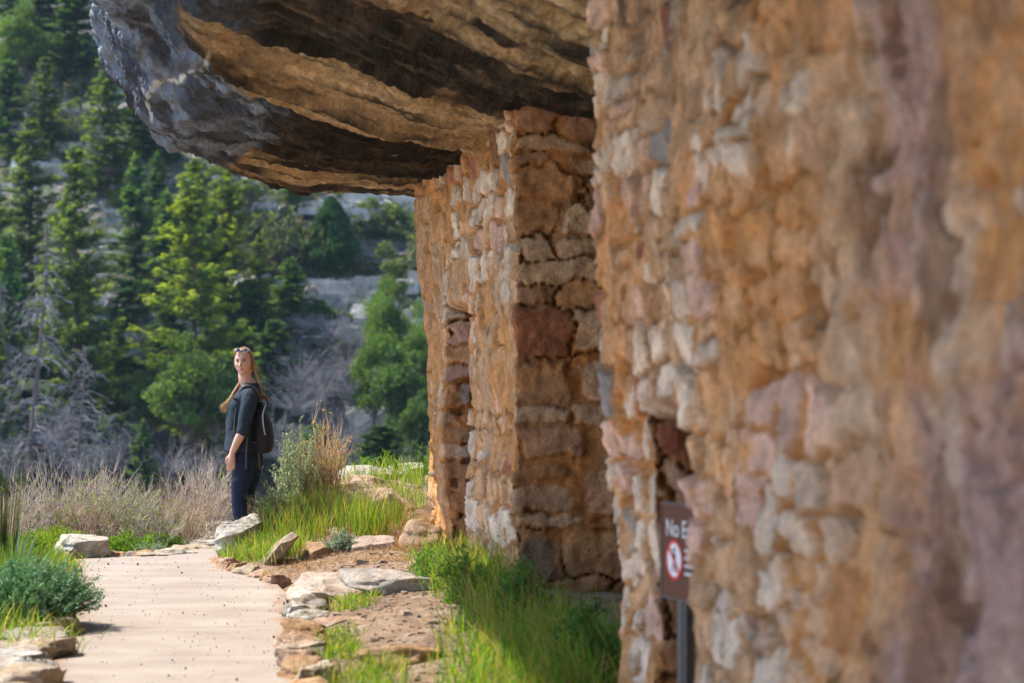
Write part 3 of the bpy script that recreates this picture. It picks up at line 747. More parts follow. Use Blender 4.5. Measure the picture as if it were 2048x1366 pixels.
ampm = sstep(-.5, .3, fbm(SQ, 1.1, 3, 263))
sawd = 0.06 * saw1 * ampm + 0.03 * saw2 * sstep(-.4, .3, fbm(SQ, 2.2, 3, 264))
disp = (sawd - .05) * (1 - outer * .7) + (1 - outer * .8) * (0.06 * st1 + 0.04 * st2 + 0.022 * st3) + (0.04 + .05 * outer) * .8 * fbm(Pf, 0.9, 3, 63) + 0.035 * fbm(Pf, 5, 4, 64) * (0.4 + outer) + 0.012 * fbm(Pf, 22, 3, 65)
vg = ridged(np.stack([Pf[:, 0] * 2.6 + Pf[:, 1] * 1.2, Pf[:, 1] * 1.5, Pf[:, 2] * 0.5], -1), 1.0, 3, 67)
disp += outer * (0.07 * vg + 0.03 * ridged(Pf * np.array((1, 1, .5)), 6, 4, 265))
Pd = Pf + N.reshape(-1, 3) * disp[:, None]
dk = np.repeat(DK[:, None], ncol, 1).ravel()
inner_clean = sstep(-1.2, 0.1, Pf[:, 0] + 0.3 * fbm(Pf, 1, 3, 68))
mask = dk * (1 - 0.30 * inner_clean) + 0.42 * st2 + 0.26 * fbm(SQ, 0.7, 3, 69) - 0.02
mask = sstep(0.27, 0.55, mask + 0.42 * st3 + 0.22 * (1 - saw2) * (1 - outer) - .04)
tanc = lerp(np.array((0.78, 0.56, 0.31)), np.array((0.52, 0.33, 0.16)), sstep(-0.4, 0.4, fbm(SQ, 3.5, 3, 70))[:, None])
tanc = lerp(tanc, np.array((0.55, 0.38, 0.22)), (0.6 * sstep(0.2, 0.6, fbm(SQ, 1.7, 3, 71)))[:, None])
brown = lerp(np.array((0.022, 0.016, 0.012)), np.array((0.085, 0.055, 0.034)), sstep(-.3, .4, fbm(Pf, 7, 3, 72))[:, None])
cc = lerp(tanc, brown, mask[:, None])
blue = lerp(np.array((0.055, 0.072, 0.105)), np.array((0.24, 0.29, 0.37)), sstep(-0.25, 0.55, fbm(Pf, 3.2, 4, 73) + 0.35 * vg)[:, None])
blue = lerp(blue, np.array((0.022, 0.021, 0.024)), (0.85 * sstep(0.1, 0.5, fbm(Pf * np.array((2, 2, .5)), 2.2, 4, 74)))[:, None])
ow = sstep(0.3, 0.7, outer + 0.2 * fbm(Pf, 2.0, 4, 75))
cc = lerp(cc, blue, ow[:, None])
# pale calcite vein across the dark face, following a crack in the rock itself
prj = np.stack([1024 + Pf[:, 0] / Pf[:, 1] * F, HZ - (Pf[:, 2] - EYE) / Pf[:, 1] * F], -1)
vein_w = [at(*p)[[0, 2]] for p in ((302, 242, 17.9), (290, 212, 17.8), (298, 190, 17.6), (325, 168, 17.2), (365, 155, 16.7), (398, 143, 16.2), (414, 118, 15.7))]
# the vein: a thin raised crust laid on the rock
vp = []
vk = np.array([(300, 246), (291, 222), (289, 205), (297, 190), (306, 176), (325, 166), (348, 160), (372, 152), (395, 143), (410, 130), (414, 118)], float)
prjd = np.stack([1024 + Pd[:, 0] / Pd[:, 1] * F, HZ - (Pd[:, 2] - EYE) / Pd[:, 1] * F], -1)
tt = np.linspace(0, len(vk) - 1, 70)
vx = np.interp(tt, np.arange(len(vk)), vk[:, 0]) + 3.5 * vnoise(np.stack([tt * 2.1, 0 * tt, 0 * tt], -1), 1); vy = np.interp(tt, np.arange(len(vk)), vk[:, 1]) + 3.5 * vnoise(np.stack([tt * 2.1, 0 * tt + 5, 0 * tt], -1), 2)
for a_, c_ in zip(vx, vy):
    d2 = (prjd[:, 0] - a_) ** 2 + (prjd[:, 1] - c_) ** 2 + np.where(Pd[:, 1] < 13.5, 1e6, 0)
    near_ = np.where(d2 < 30)[0]
    vp.append(Pd[near_[np.argmin(Pd[near_, 1])]] if len(near_) else Pd[np.argmin(d2)])
vp = np.array(vp)
for _ in range(2): vp[1:-1] = (vp[:-2] + 2 * vp[1:-1] + vp[2:]) / 4
sel = np.where((np.abs(Pd - vp.mean(0)) < 2.5).all(1))[0]
dmin = np.full(len(sel), 9.0)
for q_ in vp: dmin = np.minimum(dmin, np.linalg.norm(Pd[sel] - q_, axis=1))
wv_ = sstep(0.030, 0.012, dmin + 0.012 * fbm(Pd[sel], 14, 3, 5))
cc[sel] = lerp(cc[sel], np.array((0.72, 0.68, 0.60)), wv_[:, None])
b = B().add(Pd, grid_faces(nrow, ncol), cc)
tag(link("cliff", b.mesh("cliff", M_cliff)), "massive dark varnished rock overhang with layered tan underside", kind="structure")
# rock behind the rooms
ys = np.linspace(-4, 22, 120); zs = np.linspace(-0.5, 4.5, 40)
Yg, Zg = np.meshgrid(ys, zs, indexing='ij')
Pb = np.stack([2.6 + 0 * Yg - 0.05 * Yg + 1.2, Yg, Zg], -1).reshape(-1, 3)
Pb[:, 0] += 0.25 * fbm(Pb, 0.9, 4, 81)
tag(link("cliff", B().add(Pb, grid_faces(120, 40)[:, ::-1], (0.30, 0.18, 0.09)).mesh("cliff", M_cliff)), "back wall of the rock shelter behind the rooms", kind="structure")

xs = np.linspace(-5.5, 6.5, 90); zs = np.linspace(-0.5, 11, 80)  # added out of view: blocks low sky to darken surfaces facing the camera
Xg, Zg = np.meshgrid(xs, zs, indexing='ij')
Pb = np.stack([Xg, -6.5 - 0.10 * (Xg - 4) ** 2 * .3 + 0.12 * Zg, Zg], -1).reshape(-1, 3)
Pb[:, 1] += 0.4 * fbm(Pb, 0.7, 4, 82)
tag(link("cliff", B().add(Pb, grid_faces(90, 80), (0.30, 0.20, 0.12)).mesh("cliff", M_cliff)), "tan cliff face added unseen behind the viewer to keep low sky light off the walls", kind="structure")

# ------------------------------------------------------------------ opposite canyon side
def slope_base(z):      # distance of the far slope at height z
    return np.interp(z, [-26, -12, -3.5, 0, 20, 45, 60, 62], [58, 74, 89, 93.5, 119, 150, 190, 1500])
def band(x, z, z0, h, xa, xb, out=1.0, sdd=1):
    m = sstep(xa - 1.5, xa + 1.0, x) * sstep(xb + 1.5, xb - 1.0, x)
    zz = z0 + 0.25 * vnoise(np.stack([x * .35, 0 * x, 0 * x + sdd], -1), sdd) + 0.12 * vnoise(np.stack([x * 1.6, 0 * x, 0 * x + sdd], -1), sdd + 5)
    k = (z - zz) / h
    return m * out * h * 1.28 * np.where(k < 0, 0, np.where(k < 1, k, np.clip(1 - (k - 1) / 2.6, 0, 1)))
BANDS = []
def zb(py, D): return EYE + (HZ - py) / F * D
# rows: (bottom photo row, top row, left px, right px, D)
for (y1, y0, xa, xb, D, ou) in ((560, 500, 470, 1000, 96, 1.0), (498, 432, 455, 700, 98, 0.9), (475, 452, 700, 1000, 99, .8), (585, 572, 640, 1000, 94.5, 1.0), (720, 668, 200, 400, 92.5, 1.3),
                                (300, 262, -300, 190, 108, 1.1), (255, 232, 40, 330, 109, .9), (130, 95, -200, 160, 113, 1), (360, 325, 230, 520, 104, 1.0), (400, 392, 560, 1000, 104, .8), (640, 625, -200, 120, 95, .8)):
    z1, z0_ = zb(y1, D), zb(y0, D)
    BANDS.append((z1, z0_ - z1, gx(xa, D), gx(xb, D), ou))
def slope_D(x, z):
    D = slope_base(z) + 0.02 * x
    for i, (z0, h, xa, xb, ou) in enumerate(BANDS): D = D - band(x, z, z0, h, xa, xb, ou, i + 1)
    return D
xs = np.concatenate([np.linspace(-400, -30, 40), np.linspace(-29.8, 12, 460), np.linspace(13, 300, 36)])
zs = np.concatenate([np.linspace(-26, -6, 30), np.linspace(-5.9, 24, 560), np.linspace(24.5, 60, 40), [61, 62]])
Xg, Zg = np.meshgrid(xs, zs, indexing='ij')
x_, z_ = Xg.ravel(), Zg.ravel()
Dg = slope_D(x_, z_)
Q = np.stack([x_, z_, 0 * z_], -1)
amp = np.where(z_ > 58, 0.2, 1)
Dg = Dg + amp * (1.3 * fbm(Q, 0.12, 3, 101) + 0.5 * fbm(Q, 0.6, 4, 102) + 0.16 * fbm(Q, 2.6, 3, 103))
Dn = Dg.reshape(Xg.shape)
steep = np.abs(np.gradient(Dn, axis=1) / np.maximum(1e-6, np.gradient(Zg, axis=1))).ravel()
cliffm = sstep(0.85, 0.3, steep)
P = np.stack([x_ * 1.0, Dg, z_], -1)
P[:, 0] = x_
lay = vnoise(np.stack([x_ * .12, z_ * 3.2, 0 * z_], -1), 104)
P[:, 1] += cliffm * (0.30 * lay + 0.12 * vnoise(np.stack([x_ * .3, z_ * 8, 0 * z_], -1), 117))
soil = lerp(np.array((0.10, 0.095, 0.085)), np.array((0.21, 0.19, 0.16)), sstep(-0.3, 0.5, fbm(P, 0.5, 4, 105))[:, None])
soil = lerp(soil, np.array((0.40, 0.38, 0.34)), (0.8 * sstep(0.5, 0.75, fbm(P, 1.6, 3, 106)))[:, None])
soil = lerp(soil, np.array((0.06, 0.085, 0.04)), (0.85 * sstep(-0.05, 0.3, fbm(P, 0.9, 4, 107)))[:, None])
rockc = lerp(np.array((0.17, 0.17, 0.18)), np.array((0.36, 0.34, 0.32)), sstep(-0.5, 0.6, lay + .4 * fbm(P, 1.5, 3, 108))[:, None])
rockc = lerp(rockc, np.array((0.42, 0.27, 0.19)), (0.7 * sstep(0.25, 0.6, fbm(P * np.array((.4, .4, 1.6)), 1.0, 3, 109)))[:, None])
rockc = lerp(rockc, np.array((0.09, 0.085, 0.085)), (0.75 * sstep(0.1, 0.5, fbm(P * np.array((1.5, 1, .3)), 1.0, 4, 110)))[:, None])
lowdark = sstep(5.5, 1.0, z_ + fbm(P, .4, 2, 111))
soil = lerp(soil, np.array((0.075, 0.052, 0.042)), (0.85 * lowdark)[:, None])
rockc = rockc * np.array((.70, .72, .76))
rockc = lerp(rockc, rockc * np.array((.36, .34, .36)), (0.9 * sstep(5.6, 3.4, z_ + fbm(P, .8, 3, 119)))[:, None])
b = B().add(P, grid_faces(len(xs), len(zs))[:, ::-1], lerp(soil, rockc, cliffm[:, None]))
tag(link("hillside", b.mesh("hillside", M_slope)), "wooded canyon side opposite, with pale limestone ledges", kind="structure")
# canyon floor joining the shelf to the far slope
ys = np.linspace(23.0, 62, 60); xs2 = np.linspace(-400, 300, 141)
Xg, Yg = np.meshgrid(xs2, ys, indexing='ij')
zc = np.interp(Yg.ravel(), [23, 26, 32, 45, 58, 62], [-1.0, -4, -12, -24, -28, -26]) + 0.5 * fbm(np.stack([Xg.ravel(), Yg.ravel(), 0 * Yg.ravel()], -1), 0.2, 4, 120)
b = B().add(np.stack([Xg.ravel(), Yg.ravel(), zc], -1), grid_faces(141, 60), (0.17, 0.13, 0.08))
tag(link("canyon_floor", b.mesh("canyon_floor", M_slope)), "deep canyon floor below the trail", kind="structure")

# ------------------------------------------------------------------ plant generators
def unit(v): return v / (np.linalg.norm(v, axis=-1, keepdims=True) + 1e-9)
def cards(b, C, D, Wd, L_, W_, col, r, taper=0.35):
    """leaf-sized faces: C centres, D length direction, Wd width direction"""
    C = np.asarray(C); L_ = np.asarray(L_)[:, None]; W_ = np.asarray(W_)[:, None]
    V = np.stack([C - D * L_ * .5 - Wd * W_ * .5, C - D * L_ * .5 + Wd * W_ * .5, C + D * L_ * .5 + Wd * W_ * .5 * taper, C + D * L_ * .5 - Wd * W_ * .5 * taper], 1).reshape(-1, 3)
    f = np.arange(len(C) * 4).reshape(-1, 4)
    b.add(V, f, np.repeat(col, 4, axis=0))

def conifer(name, H, Rad, seed, col, dens=1.0, shape=0.85, open_=0.0, low=0.06):
    r = np.random.default_rng(seed)
    root = link(name, None)
    # trunk
    k = 9; tz = np.linspace(0, 1, k)
    tr = np.stack([0.012 * H * np.cumsum(r.normal(size=k)) * .3 * tz, 0.01 * H * np.cumsum(r.normal(size=k)) * .3 * tz, tz * H * .98], -1)
    V, Fc = tubes(tr[None], (0.014 * H * (1 - tz * .93) + .01)[None], 7)
    nb = int(H * 20 * dens)
    u = r.random(nb) ** 0.85
    u = low + (1 - low) * u
    th = r.random(nb) * 2 * math.pi
    gap = 0.5 + 0.5 * np.sin(th * 2 + u * 17 + seed)          # ragged tiers
    Ln = Rad * ((1 - u) ** shape) * (0.62 + 0.55 * r.random(nb)) * (1 - open_ * gap * 0.5) * np.where(u < .18, .55 + 2.2 * u, 1) + 0.018 * H
    Ln *= np.where(np.sin(u * H * 5.2 + seed) > -0.55, 1, 0.6)
    base = np.stack([np.interp(u, tz, tr[:, 0]), np.interp(u, tz, tr[:, 1]), u * H * .98], -1)
    dirh = np.stack([np.cos(th), np.sin(th), 0 * th], -1)
    up0 = 0.42 * u - 0.22
    s = np.linspace(0, 1, 5)
    BP = base[:, None] + dirh[:, None] * (Ln[:, None] * s)[..., None]
    BP[..., 2] += Ln[:, None] * (up0[:, None] * s + (0.20 * s ** 2.4))
    V2, F2 = tubes(BP, (0.010 * H * .12 + 0.012 * Ln[:, None]) * (1 - .85 * s)[None], 3)
    bt = B().add(V, Fc, (0.10, 0.065, 0.05)).add(V2, F2, (0.09, 0.065, 0.05))
    link("trunk", bt.mesh("trunk", M_bark), parent=root)
    # sprays
    per = np.maximum(4, (Ln / 0.085).astype(int))
    bi = np.repeat(np.arange(nb), per)
    n = len(bi)
    ss = 0.12 + 0.92 * r.random(n) ** 0.7
    c = base[bi] + dirh[bi] * (Ln[bi] * ss)[:, None]
    c[:, 2] += Ln[bi] * (up0[bi] * ss + .20 * ss ** 2.4)
    lat = np.stack([-dirh[bi][:, 1], dirh[bi][:, 0], 0 * ss], -1)
    side = r.choice([-1, 1], n) * r.random(n) * 0.34 * Ln[bi] * (1.12 - ss)
    c = c + lat * side[:, None]
    c[:, 2] += r.normal(size=n) * 0.05 - 0.15 * np.abs(side)
    q = 4
    c = np.repeat(c, q, 0) + r.normal(size=(n * q, 3)) * np.array((.07, .07, .045)); m = n * q
    bi3 = np.repeat(bi, q); sd = np.repeat(side, q)
    Dv = unit(dirh[bi3] * 0.9 + np.repeat(lat, q, 0) * (np.sign(sd) * .7)[:, None] + r.normal(size=(m, 3)) * .35)
    Wv = unit(np.cross(Dv, unit(r.normal(size=(m, 3)) * .6 + np.array((0, 0, 1)))))
    br = (0.75 + 0.5 * r.random(nb))[bi3] * (0.75 + .5 * r.random(m))
    young = sstep(0.75, 1.0, np.repeat(ss, q))[:, None]
    cl = np.asarray(col) * br[:, None]
    cl = lerp(cl * .8, cl * np.array((2.3, 1.8, 0.8)), young)
    bc = B()
    cards(bc, c, Dv, Wv, .17 + .16 * r.random(m), .06 + .06 * r.random(m), cl, r, .3)
    link("crown", bc.mesh("crown", M_needle, False), parent=root)
    return root

def leafy(name, H, Rad, seed, col, nclump=34, leaves=170, lsize=.13, trunk=0.12, squash=1.0, mat=None, csize=.34, limbcol=(0.13, .10, .085)):
    """broad bushy tree: limbs to clumps of leaves inside an uneven crown"""
    r = np.random.default_rng(seed)
    root = link(name, None)
    d = unit(r.normal(size=(nclump, 3))); rad = r.random(nclump) ** .42
    ct = d * rad[:, None] * np.array((Rad, Rad, (H * (1 - trunk)) * .5 * squash)) * (0.75 + .45 * r.random((nclump, 1)))
    zc = H * (trunk + (1 - trunk) * .5)
    ct[:, 2] += zc
    ct[:, 2] = np.maximum(ct[:, 2], 0.08 * H)
    ct[:, :2] *= (1.15 - 0.55 * np.clip(ct[:, 2:3] / H, 0, 1))
    s = np.linspace(0, 1, 6)
    b0 = np.array((0, 0, H * trunk * .5))
    LP = b0 + (ct - b0)[:, None] * s[None, :, None]
    LP[..., :2] *= (s ** 1.3 + 0 * s)[None, :, None] / np.maximum(s, 1e-6)[None, :, None] ** 1.0 if False else 1
    LP += r.normal(size=LP.shape) * 0.03 * H * (s * (1 - s) * 4)[None, :, None] * .5
    V, Fc = tubes(LP, 0.010 * H * (1 - .85 * s)[None] * np.ones((nclump, 1)), 4)
    tk = np.array([(0, 0, -.1), (0.01 * H, 0, H * trunk * .3), (0, 0, H * trunk * .6)])
    V1, F1 = tubes(tk[None], np.array([[.028, .022, .018]]) * H, 7)
    link("trunk", B().add(V, Fc, limbcol).add(V1, F1, limbcol).mesh("trunk", M_bark), parent=root)
    n = nclump * leaves; ci = np.repeat(np.arange(nclump), leaves)
    cs = Rad * csize * (0.6 + .8 * r.random(nclump))
    c = ct[ci] + unit(r.normal(size=(n, 3))) * (r.random(n) ** .5 * cs[ci])[:, None] * np.array((1, 1, .75))
    Dv = unit(r.normal(size=(n, 3)) + np.array((0, 0, .3))); Wv = unit(np.cross(Dv, unit(r.normal(size=(n, 3)))))
    cl = np.asarray(col) * ((0.65 + .7 * r.random(nclump))[ci] * (0.75 + .5 * r.random(n)))[:, None]
    yl = (r.random(n) < .2)[:, None]
    cl = np.where(yl, cl * np.array((1.5, 1.25, .8)), cl)
    bc = B(); cards(bc, c, Dv, Wv, lsize * (0.7 + .7 * r.random(n)), lsize * .6 * (0.7 + .6 * r.random(n)), cl, r, .5)
    link("crown", bc.mesh("crown", mat or M_leaf, False), parent=root)
    return root

def juniper(name, H, Rad, seed, col):
    r = np.random.default_rng(seed); root = link(name, None)
    tz = np.linspace(0, 1, 6)
    V, Fc = tubes(np.stack([0 * tz, 0 * tz, tz * H * .9], -1)[None], (.03 * H * (1 - .9 * tz))[None], 7)
    link("trunk", B().add(V, Fc, (.13, .1, .08)).mesh("trunk", M_bark), parent=root)
    n = 26000
    u = 0.03 + .97 * r.random(n) ** 1.1; th = r.random(n) * 2 * math.pi
    prof = np.interp(u, [0, .08, .25, .45, .75, .93, 1], [.35, .75, 1, .82, .50, .22, .05])
    lump = 1 + 0.36 * vnoise(np.stack([np.cos(th) * 2.5, np.sin(th) * 2.5, u * 8], -1), seed) + .22 * vnoise(np.stack([np.cos(th) * 6, np.sin(th) * 7, u * 20], -1), seed)
    rr_ = Rad * prof * lump * (0.45 + .6 * r.random(n) ** .45)
    c = np.stack([np.cos(th) * rr_, np.sin(th) * rr_, u * H], -1)
    Dv = unit(np.stack([np.cos(th) * .5, np.sin(th) * .5, 0 * th + 1], -1) + r.normal(size=(n, 3)) * .35); Wv = unit(np.cross(Dv, r.normal(size=(n, 3))))
    cl = np.asarray(col) * (0.7 + .6 * r.random(n))[:, None] * (1 + .25 * vnoise(c * 2.2, seed + 3))[:, None]
    bc = B(); cards(bc, c, Dv, Wv, .13 + .1 * r.random(n), .05 + .03 * r.random(n), cl, r)
    link("crown", bc.mesh("crown", M_needle, False), parent=root)
    return root

def snag(name, H, Rad, seed, col=(0.21, .20, .21), nb=150, droop=.5, shrub=False):
    """bare grey tree: trunk and long bare branches with twigs"""
    r = np.random.default_rng(seed); root = link(name, None)
    k = 10; tz = np.linspace(0, 1, k)
    tr = np.stack([0.03 * H * np.sin(tz * 3 + seed) * tz, 0.02 * H * np.sin(tz * 4) * tz, tz * H], -1)
    if shrub:
        nb2 = nb; u = r.random(nb2) * .12
    else:
        nb2 = nb; u = .06 + .92 * r.random(nb2)
    th = r.random(nb2) * 2 * math.pi
    dirh = np.stack([np.cos(th), np.sin(th), 0 * th], -1)
    s = np.linspace(0, 1, 7)
    if shrub:
        Ln = Rad * (0.5 + .6 * r.random(nb2)); rise = H * (0.35 + .65 * r.random(nb2)) * (1.1 - .5 * Ln / Rad)
        base = r.normal(size=(nb2, 3)) * np.array((.06, .06, 0)) * Rad
        BP = base[:, None] + dirh[:, None] * (Ln[:, None] * s ** 1.1)[..., None]; BP[..., 2] += rise[:, None] * (s ** .8)
    else:
        Ln = Rad * (1 - u) ** .75 * (0.5 + .6 * r.random(nb2)) + .2
        base = np.stack([np.interp(u, tz, tr[:, 0]), np.interp(u, tz, tr[:, 1]), u * H], -1)
        BP = base[:, None] + dirh[:, None] * (Ln[:, None] * s)[..., None]
        BP[..., 2] += Ln[:, None] * (0.25 * s - droop * s ** 2 * 1.3)
    BP += np.cumsum(r.normal(size=BP.shape), axis=1) * 0.03 * Rad * s[None, :, None]
    rad = (0.0018 * H + .008 * Ln + .004)[:, None] * (1 - .85 * s)[None]
    bt = B()
    if not shrub:
        V, Fc = tubes(tr[None], (.013 * H * (1 - .9 * tz) + .01)[None], 7); bt.add(V, Fc, np.array(col) * np.array((.62, .5, .45)))
    V, Fc = tubes(BP, rad, 3); bt.add(V, Fc, np.array(col))
    # twigs
    q = 5
    idx = np.repeat(np.arange(nb2), q); m = len(idx); tpos = r.integers(2, 7, m)
    o = BP[idx, tpos]; dv = unit(dirh[idx] + r.normal(size=(m, 3)) * .8 + np.array((0, 0, .5 if shrub else -droop * .9)))
    l2 = Ln[idx] * .32 * (0.4 + .8 * r.random(m)); s2 = np.linspace(0, 1, 4)
    TP = o[:, None] + dv[:, None] * (l2[:, None] * s2)[..., None]; TP += np.cumsum(r.normal(size=TP.shape), 1) * (0.06 * l2)[:, None, None] * s2[None, :, None] * 2
    TP[..., 2] -= (0 if shrub else 1) * droop * .4 * l2[:, None] * s2 ** 2
    V, Fc = tubes(TP, np.full((m, 4), .0012 * H + .004) * (1 - .6 * s2)[None], 3); bt.add(V, Fc, np.array(col) * 1.15)
    link("branches" if shrub else "trunk", bt.mesh("branches", M_twig), parent=root)
    return root

# ------------------------------------------------------------------ background trees
def hill_at(px, py, D):
    p = at(px, py, D); return p
def surf(px, py):
    """point of the far slope seen at a photo pixel"""
    zc_ = np.linspace(-6, 24, 1500)
    D0 = 100.0
    for _ in range(1):
        Ds = slope_D(np.full_like(zc_, gx(px, 98)), zc_)
        yy = HZ - (zc_ - EYE) / Ds * F
        i = np.argmin(np.abs(yy - py))
    return (px - 1024) / F * Ds[i], Ds[i], zc_[i]

GREEN = (0.088, 0.155, 0.052); YGREEN = (0.125, 0.195, 0.044); DGREEN = (0.040, 0.098, 0.048); BGREEN = (0.062, 0.135, 0.066)
protos = {}
def place(root, loc, s, rz, label, cat, group):
    root.location = loc; root.rotation_euler = (0, 0, rz); root.scale = s if not np.isscalar(s) else (s, s, s)
    return tag(root, label, cat, group)
def inst(kind, maker, loc, s, rz, label, cat, group):
    if kind not in protos:
        protos[kind] = maker(); o = protos[kind]
    else: o = copy_tree(protos[kind])
    return place(o, loc, s, rz, label, cat, group)

CON = {'A': lambda: conifer("conifer_tree", 12, 2.9, 1, YGREEN, 1.05, .66, .35), 'B': lambda: conifer("conifer_tree", 12, 2.5, 2, GREEN, 1.1, .72, .25),
       'C': lambda: conifer("conifer_tree", 8, 1.8, 3, BGREEN, 1.4, .7, .15), 'D': lambda: conifer("conifer_tree", 8, 2.2, 4, DGREEN, 1.5, .5, .3)}
CH = {'A': (12, 2.6), 'B': (12, 2.3), 'C': (8, 1.7), 'D': (8, 2.1)}
def ctree(kind, px, ytop, ybase, wpx, label, D=None):
    if D is None:
        x, D, z = surf(px, ybase)
    else:
        x, z = gx(px, D), zb(ybase, D)
    Hm = (ybase - ytop) / F * D; Wm = wpx / F * D / 2
    h0, r0 = CH[kind]
    return inst('con' + kind, CON[kind], (x, D, z), (Wm / r0, Wm / r0, Hm / h0), px * 0.7, label, "conifer", "conifers on the canyon side")
ctree('A', 388, 308, 905, 250, "tall bright yellow-green conifer directly behind the woman", 88)
ctree('A', 455, 335, 720, 170, "yellow-green conifer close behind the right side of the tallest one")
ctree('B', 152, 283, 890, 205, "tall grey-green conifer between the two bare grey trees", 87)
ctree('B', 62, 232, 640, 180, "tall green conifer left of centre in the upper left")
ctree('C', 272, 308, 610, 120, "slim blue-green conifer between the two tallest conifers")
ctree('C', 312, 303, 480, 80, "small narrow conifer just under the rock lip")
ctree('C', 18, 462, 900, 150, "conifer with a pale tip at the left edge behind the bare tree", 90)
ctree('B', -12, 600, 985, 130, "bright low conifer cut by the left edge", 84)
ctree('B', 215, 95, 405, 140, "tall conifer against the rock lip in the upper left")
ctree('D', 150, -30, 165, 150, "dark bushy conifer at the top left", None)
ctree('D', 95, -60, 90, 120, "dark conifer cut by the top edge", None)
ctree('C', 20, -70, 60, 110, "conifer at the top left corner", None)
ctree('D', 290, 180, 335, 150, "dark spreading conifer half hidden by the rock lip")
ctree('C', 582, 515, 668, 115, "dark bushy conifer left below the cone-shaped juniper")
ctree('C', 285, 838, 985, 72, "young green conifer low behind the dry shrubs", 80)
ctree('D', 250, 560, 700, 120, "dark low conifer behind the tall grey-green one")
ctree('D', 505, 560, 760, 150, "dark conifer right of the tallest one")
ctree('C', 345, 255, 330, 60, "small dark conifer under the overhang edge")
ctree('B', 235, 640, 905, 130, "dark green conifer low beside the smaller bare tree", 90)
ctree('D', 470, 700, 930, 170, "dark conifer behind the woman's head and shoulder", 90)
for kd, px, yt, yb, w_, D, lb in ( ('B', 110, 420, 800, 170, 92, "dull green conifer just right of the taller bare tree"),
     ('C', 330, 380, 640, 120, None, "blue-green conifer tucked left of the tallest one"), ('B', -20, 330, 700, 170, None, "green conifer cut by the left edge, middle height"),
    ('D', 60, 690, 980, 220, 90, "dark low conifer at the foot of the taller bare tree"), ('D', 330, 620, 860, 190, 94, "dark low conifer under the tallest conifer's left side"), 
    ('B', 90, 110, 330, 110, None, "small green conifer on the upper left slope"), ('D', 15, 120, 330, 120, None, "dark conifer at the left edge under the round light tree"), ('C', 420, 420, 680, 140, None, "blue-green conifer behind the tallest one"),
    ('D', 545, 640, 850, 140, 92, "dark conifer between the woman and the pale scree"), ('B', 520, 470, 700, 100, None, "thin green conifer at the left end of the pale cliff"), ('D', 235, 830, 990, 150, 84, "dark low conifer behind the dry shrub row"),
    ('D', 640, 850, 1000, 160, 80, "dark low conifer behind the sagebrush"), ('D', 760, 850, 990, 170, 78, "dark low conifer behind the leafy sprigs")):
    ctree(kd, px, yt, yb, w_, lb, D)
j = juniper("juniper_tree", 3.2, 1.05, 5, (0.040, 0.095, 0.045))
x, D, z = surf(662, 548)
place(j, (x, D, z), (1, 1, (548 - 396) / F * D / 3.2), 0, "dense dark cone-shaped juniper standing at the pale ledge", "juniper", None)

LEA = {'p': lambda: leafy("leafy_tree", 4, 1.6, 21, (0.105, 0.18, 0.045), 44, 190), 'q': lambda: leafy("leafy_tree", 4, 1.5, 22, (0.08, 0.145, 0.05), 38, 190),
       'r': lambda: leafy("pine_tree", 5, 1.3, 23, (0.14, 0.20, 0.06), 26, 130, .14, .3, 1.1, csize=.30), 's': lambda: leafy("bush", 1.2, .8, 24, (0.12, 0.17, 0.065), 14, 110, .10, .1)}
LH = {'p': (4, 1.6), 'q': (4, 1.5), 'r': (5, 1.3), 's': (1.2, .8)}
def ltree(kind, px, ytop, ybase, wpx, label, D=None, cat=None, group=None):
    if D is None: x, D, z = surf(px, ybase)
    else: x, z = gx(px, D), zb(ybase, D)
    Hm = (ybase - ytop) / F * D; Wm = wpx / F * D / 2
    h0, r0 = LH[kind]
    return inst('lea' + kind, LEA[kind], (x, D, z), (Wm / r0, Wm / r0, Hm / h0), px * 1.3, label, cat or "tree", group or "leafy trees on the canyon side")
ltree('p', 748, 640, 850, 105, "bright green bushy tree left of the wall end, lowest left of its clump", 86)
ltree('q', 800, 700, 930, 160, "dark-based green tree low beside the wall end", 84)
ltree('p', 835, 625, 800, 110, "pale green bushy tree touching the wall end", 89)
ltree('p', 775, 575, 740, 110, "light green tree above the bushy clump by the wall", 91)
ltree('r', 778, 488, 700, 85, "thin ragged pine with open tiers right of the juniper")
ltree('q', 845, 780, 960, 120, "green tree low behind the sprig at the wall end", 82)
ltree('p', 372, 690, 880, 170, "yellow-green leafy tree below the tallest conifer", 84)
ltree('q', 300, 740, 880, 110, "dull green leafy tree left of the woman", 86)
ltree('q', 430, 720, 880, 120, "dark leafy tree right behind the woman's face", 85)
ltree('p', 45, 18, 150, 130, "round light green tree in the upper left corner")
ltree('r', 500, 340, 430, 80, "pale olive pine just under the rock lip")
ltree('q', 590, 360, 418, 75, "dark olive tree beside the lowest point of the rock lip")
ltree('r', 440, 335, 480, 90, "yellow-green pine top right of the tallest conifer")
ltree('q', 640, 600, 665, 75, "olive bush-like tree right of the dark bushy conifer")
r = np.random.default_rng(77)
